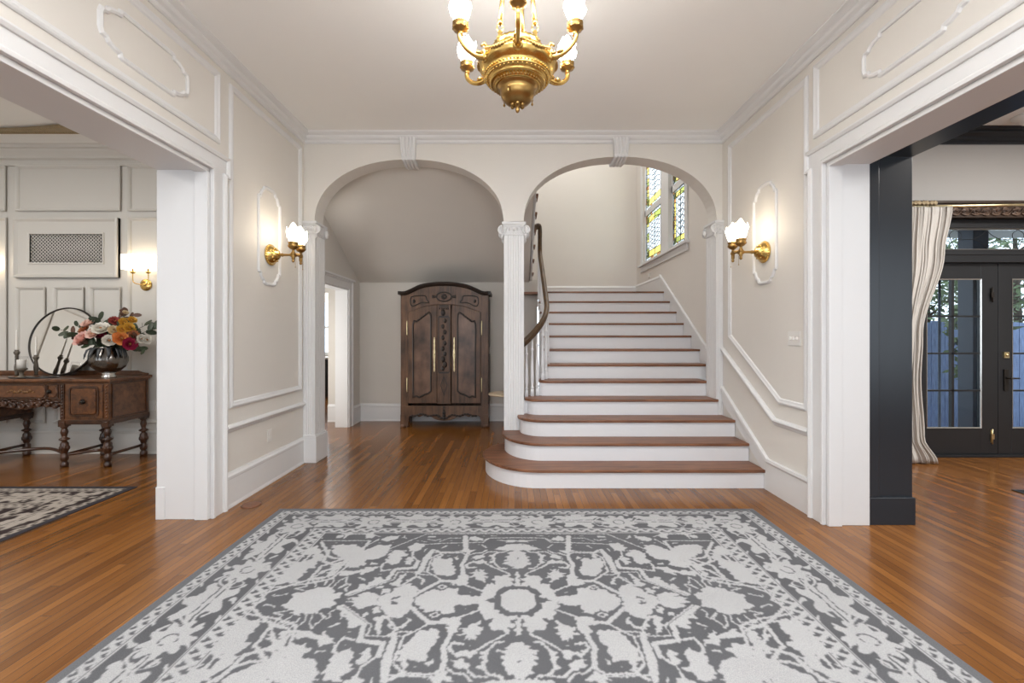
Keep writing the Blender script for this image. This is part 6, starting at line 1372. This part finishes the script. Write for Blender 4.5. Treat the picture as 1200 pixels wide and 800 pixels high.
tree(7.2, 6.98, 2.5, .36, 'slim young tree in front of the fence, in the door glass', 8, 700)
# ------------------------------------------------------------------ light
w = bpy.data.worlds.new('sky'); sc.world = w; w.use_nodes = True; nt = w.node_tree
bg = nt.nodes['Background']; bg.inputs[0].default_value = (.80, .90, 1., 1); bg.inputs[1].default_value = 2.2
def area(name, loc, rot, sx_, sy_, power, col=(1, 1, 1)):
    l = bpy.data.lights.new(name, 'AREA'); l.shape = 'RECTANGLE'; l.size = sx_; l.size_y = sy_; l.energy = power; l.color = col
    o = bpy.data.objects.new(name, l); COL.objects.link(o); o.location = loc; o.rotation_euler = rot; return o
area('hall_rear_fill', (0, -2.75, 1.775), (PI / 2, 0, 0), 4.2, 2.45, 16, (.97, .985, 1))  # added fill in the unseen rear wall, standing in for daylight
area('hall_overhead_fill', (0, .6, 3.62), (0, 0, 0), 3.0, 1.6, 124, (.985, .99, 1))  # added overhead panel to even out the hall, no fixture modelled
area('dining_front_fill', (-5.4, -1.25, 1.8), (PI / 2, 0, 0), 3.8, 2.4, 6, (1, .97, .93))  # weak fill added at an opening in the unseen front wall
area('library_front_fill', (5.6, -1.25, 1.8), (PI / 2, 0, 0), 4.0, 2.4, 5, (.97, .98, 1))  # added fill behind the view, in place of library daylight
area('stairwell_overhead_fill', (.8, 7.4, 5.95), (0, 0, 0), 2.2, 2.0, 52, (1, .98, .95))  # unseen panel added above the stairs to brighten the well
area('stained_window_daylight', (3.3, 7.4, 4.3), (0, math.radians(75), 0), 2.6, 2.6, 70, (.95, .98, 1))
area('library_overhead_fill', (5.7, 2.6, 3.77), (0, 0, 0), 1.6, 1.6, 150, (1, .97, .93))  # extra down light added to lift the library floor and walls
area('dining_overhead_fill', (-5.6, 2.2, 3.66), (0, 0, 0), 1.2, 1.2, 78, (1, .96, .91))  # added down light that brightens the dining walls, out of view
area('nook_fill', (-2.50, 5.42, 2.85), (math.radians(45), 0, math.radians(-50)), .3, .3, 4, (1, .96, .91))  # small hidden fill added behind the arch pier for the nook
area('kitchen_window_daylight', (-4.3, 10.6, 2.9), (0, 0, 0), 1.6, .8, 40, (1, .98, .95))
def bulb(name, loc, power, col=(1, .80, .55), r=.04):
    l = bpy.data.lights.new(name, 'POINT'); l.energy = power; l.color = col; l.shadow_soft_size = r
    o = bpy.data.objects.new(name, l); COL.objects.link(o); o.location = loc

area('doorway_fill', (-3.7, 6.25, 1.25), (0, -PI / 2, 0), 2.0, 1.3, 27, (1, .98, .95))  # free-standing fill added beyond the doorway to brighten the nook
# ------------------------------------------------------------------ camera
cd = bpy.data.cameras.new('camera'); cam = bpy.data.objects.new('camera', cd); COL.objects.link(cam)
cam.location = (0, 0, 1.424); cam.rotation_euler = (PI / 2, 0, 0)
cd.sensor_width = 36; cd.sensor_fit = 'HORIZONTAL'; cd.lens = 36 * 525 / 1200; cd.shift_x = -1.6 / 1200; cd.shift_y = -7 / 1200
cd.clip_start = .05; sc.camera = cam
sc.view_settings.view_transform = 'Standard'; sc.view_settings.look = 'None'; sc.view_settings.exposure = 0.46; sc.view_settings.gamma = 1
sc.view_settings.use_curve_mapping = False
try:
    sc.cycles.use_denoising = True; sc.cycles.max_bounces = 10; sc.cycles.diffuse_bounces = 6; sc.cycles.transparent_max_bounces = 12
    sc.cycles.sample_clamp_indirect = 6; sc.cycles.caustics_reflective = False; sc.cycles.caustics_refractive = False
except Exception: pass
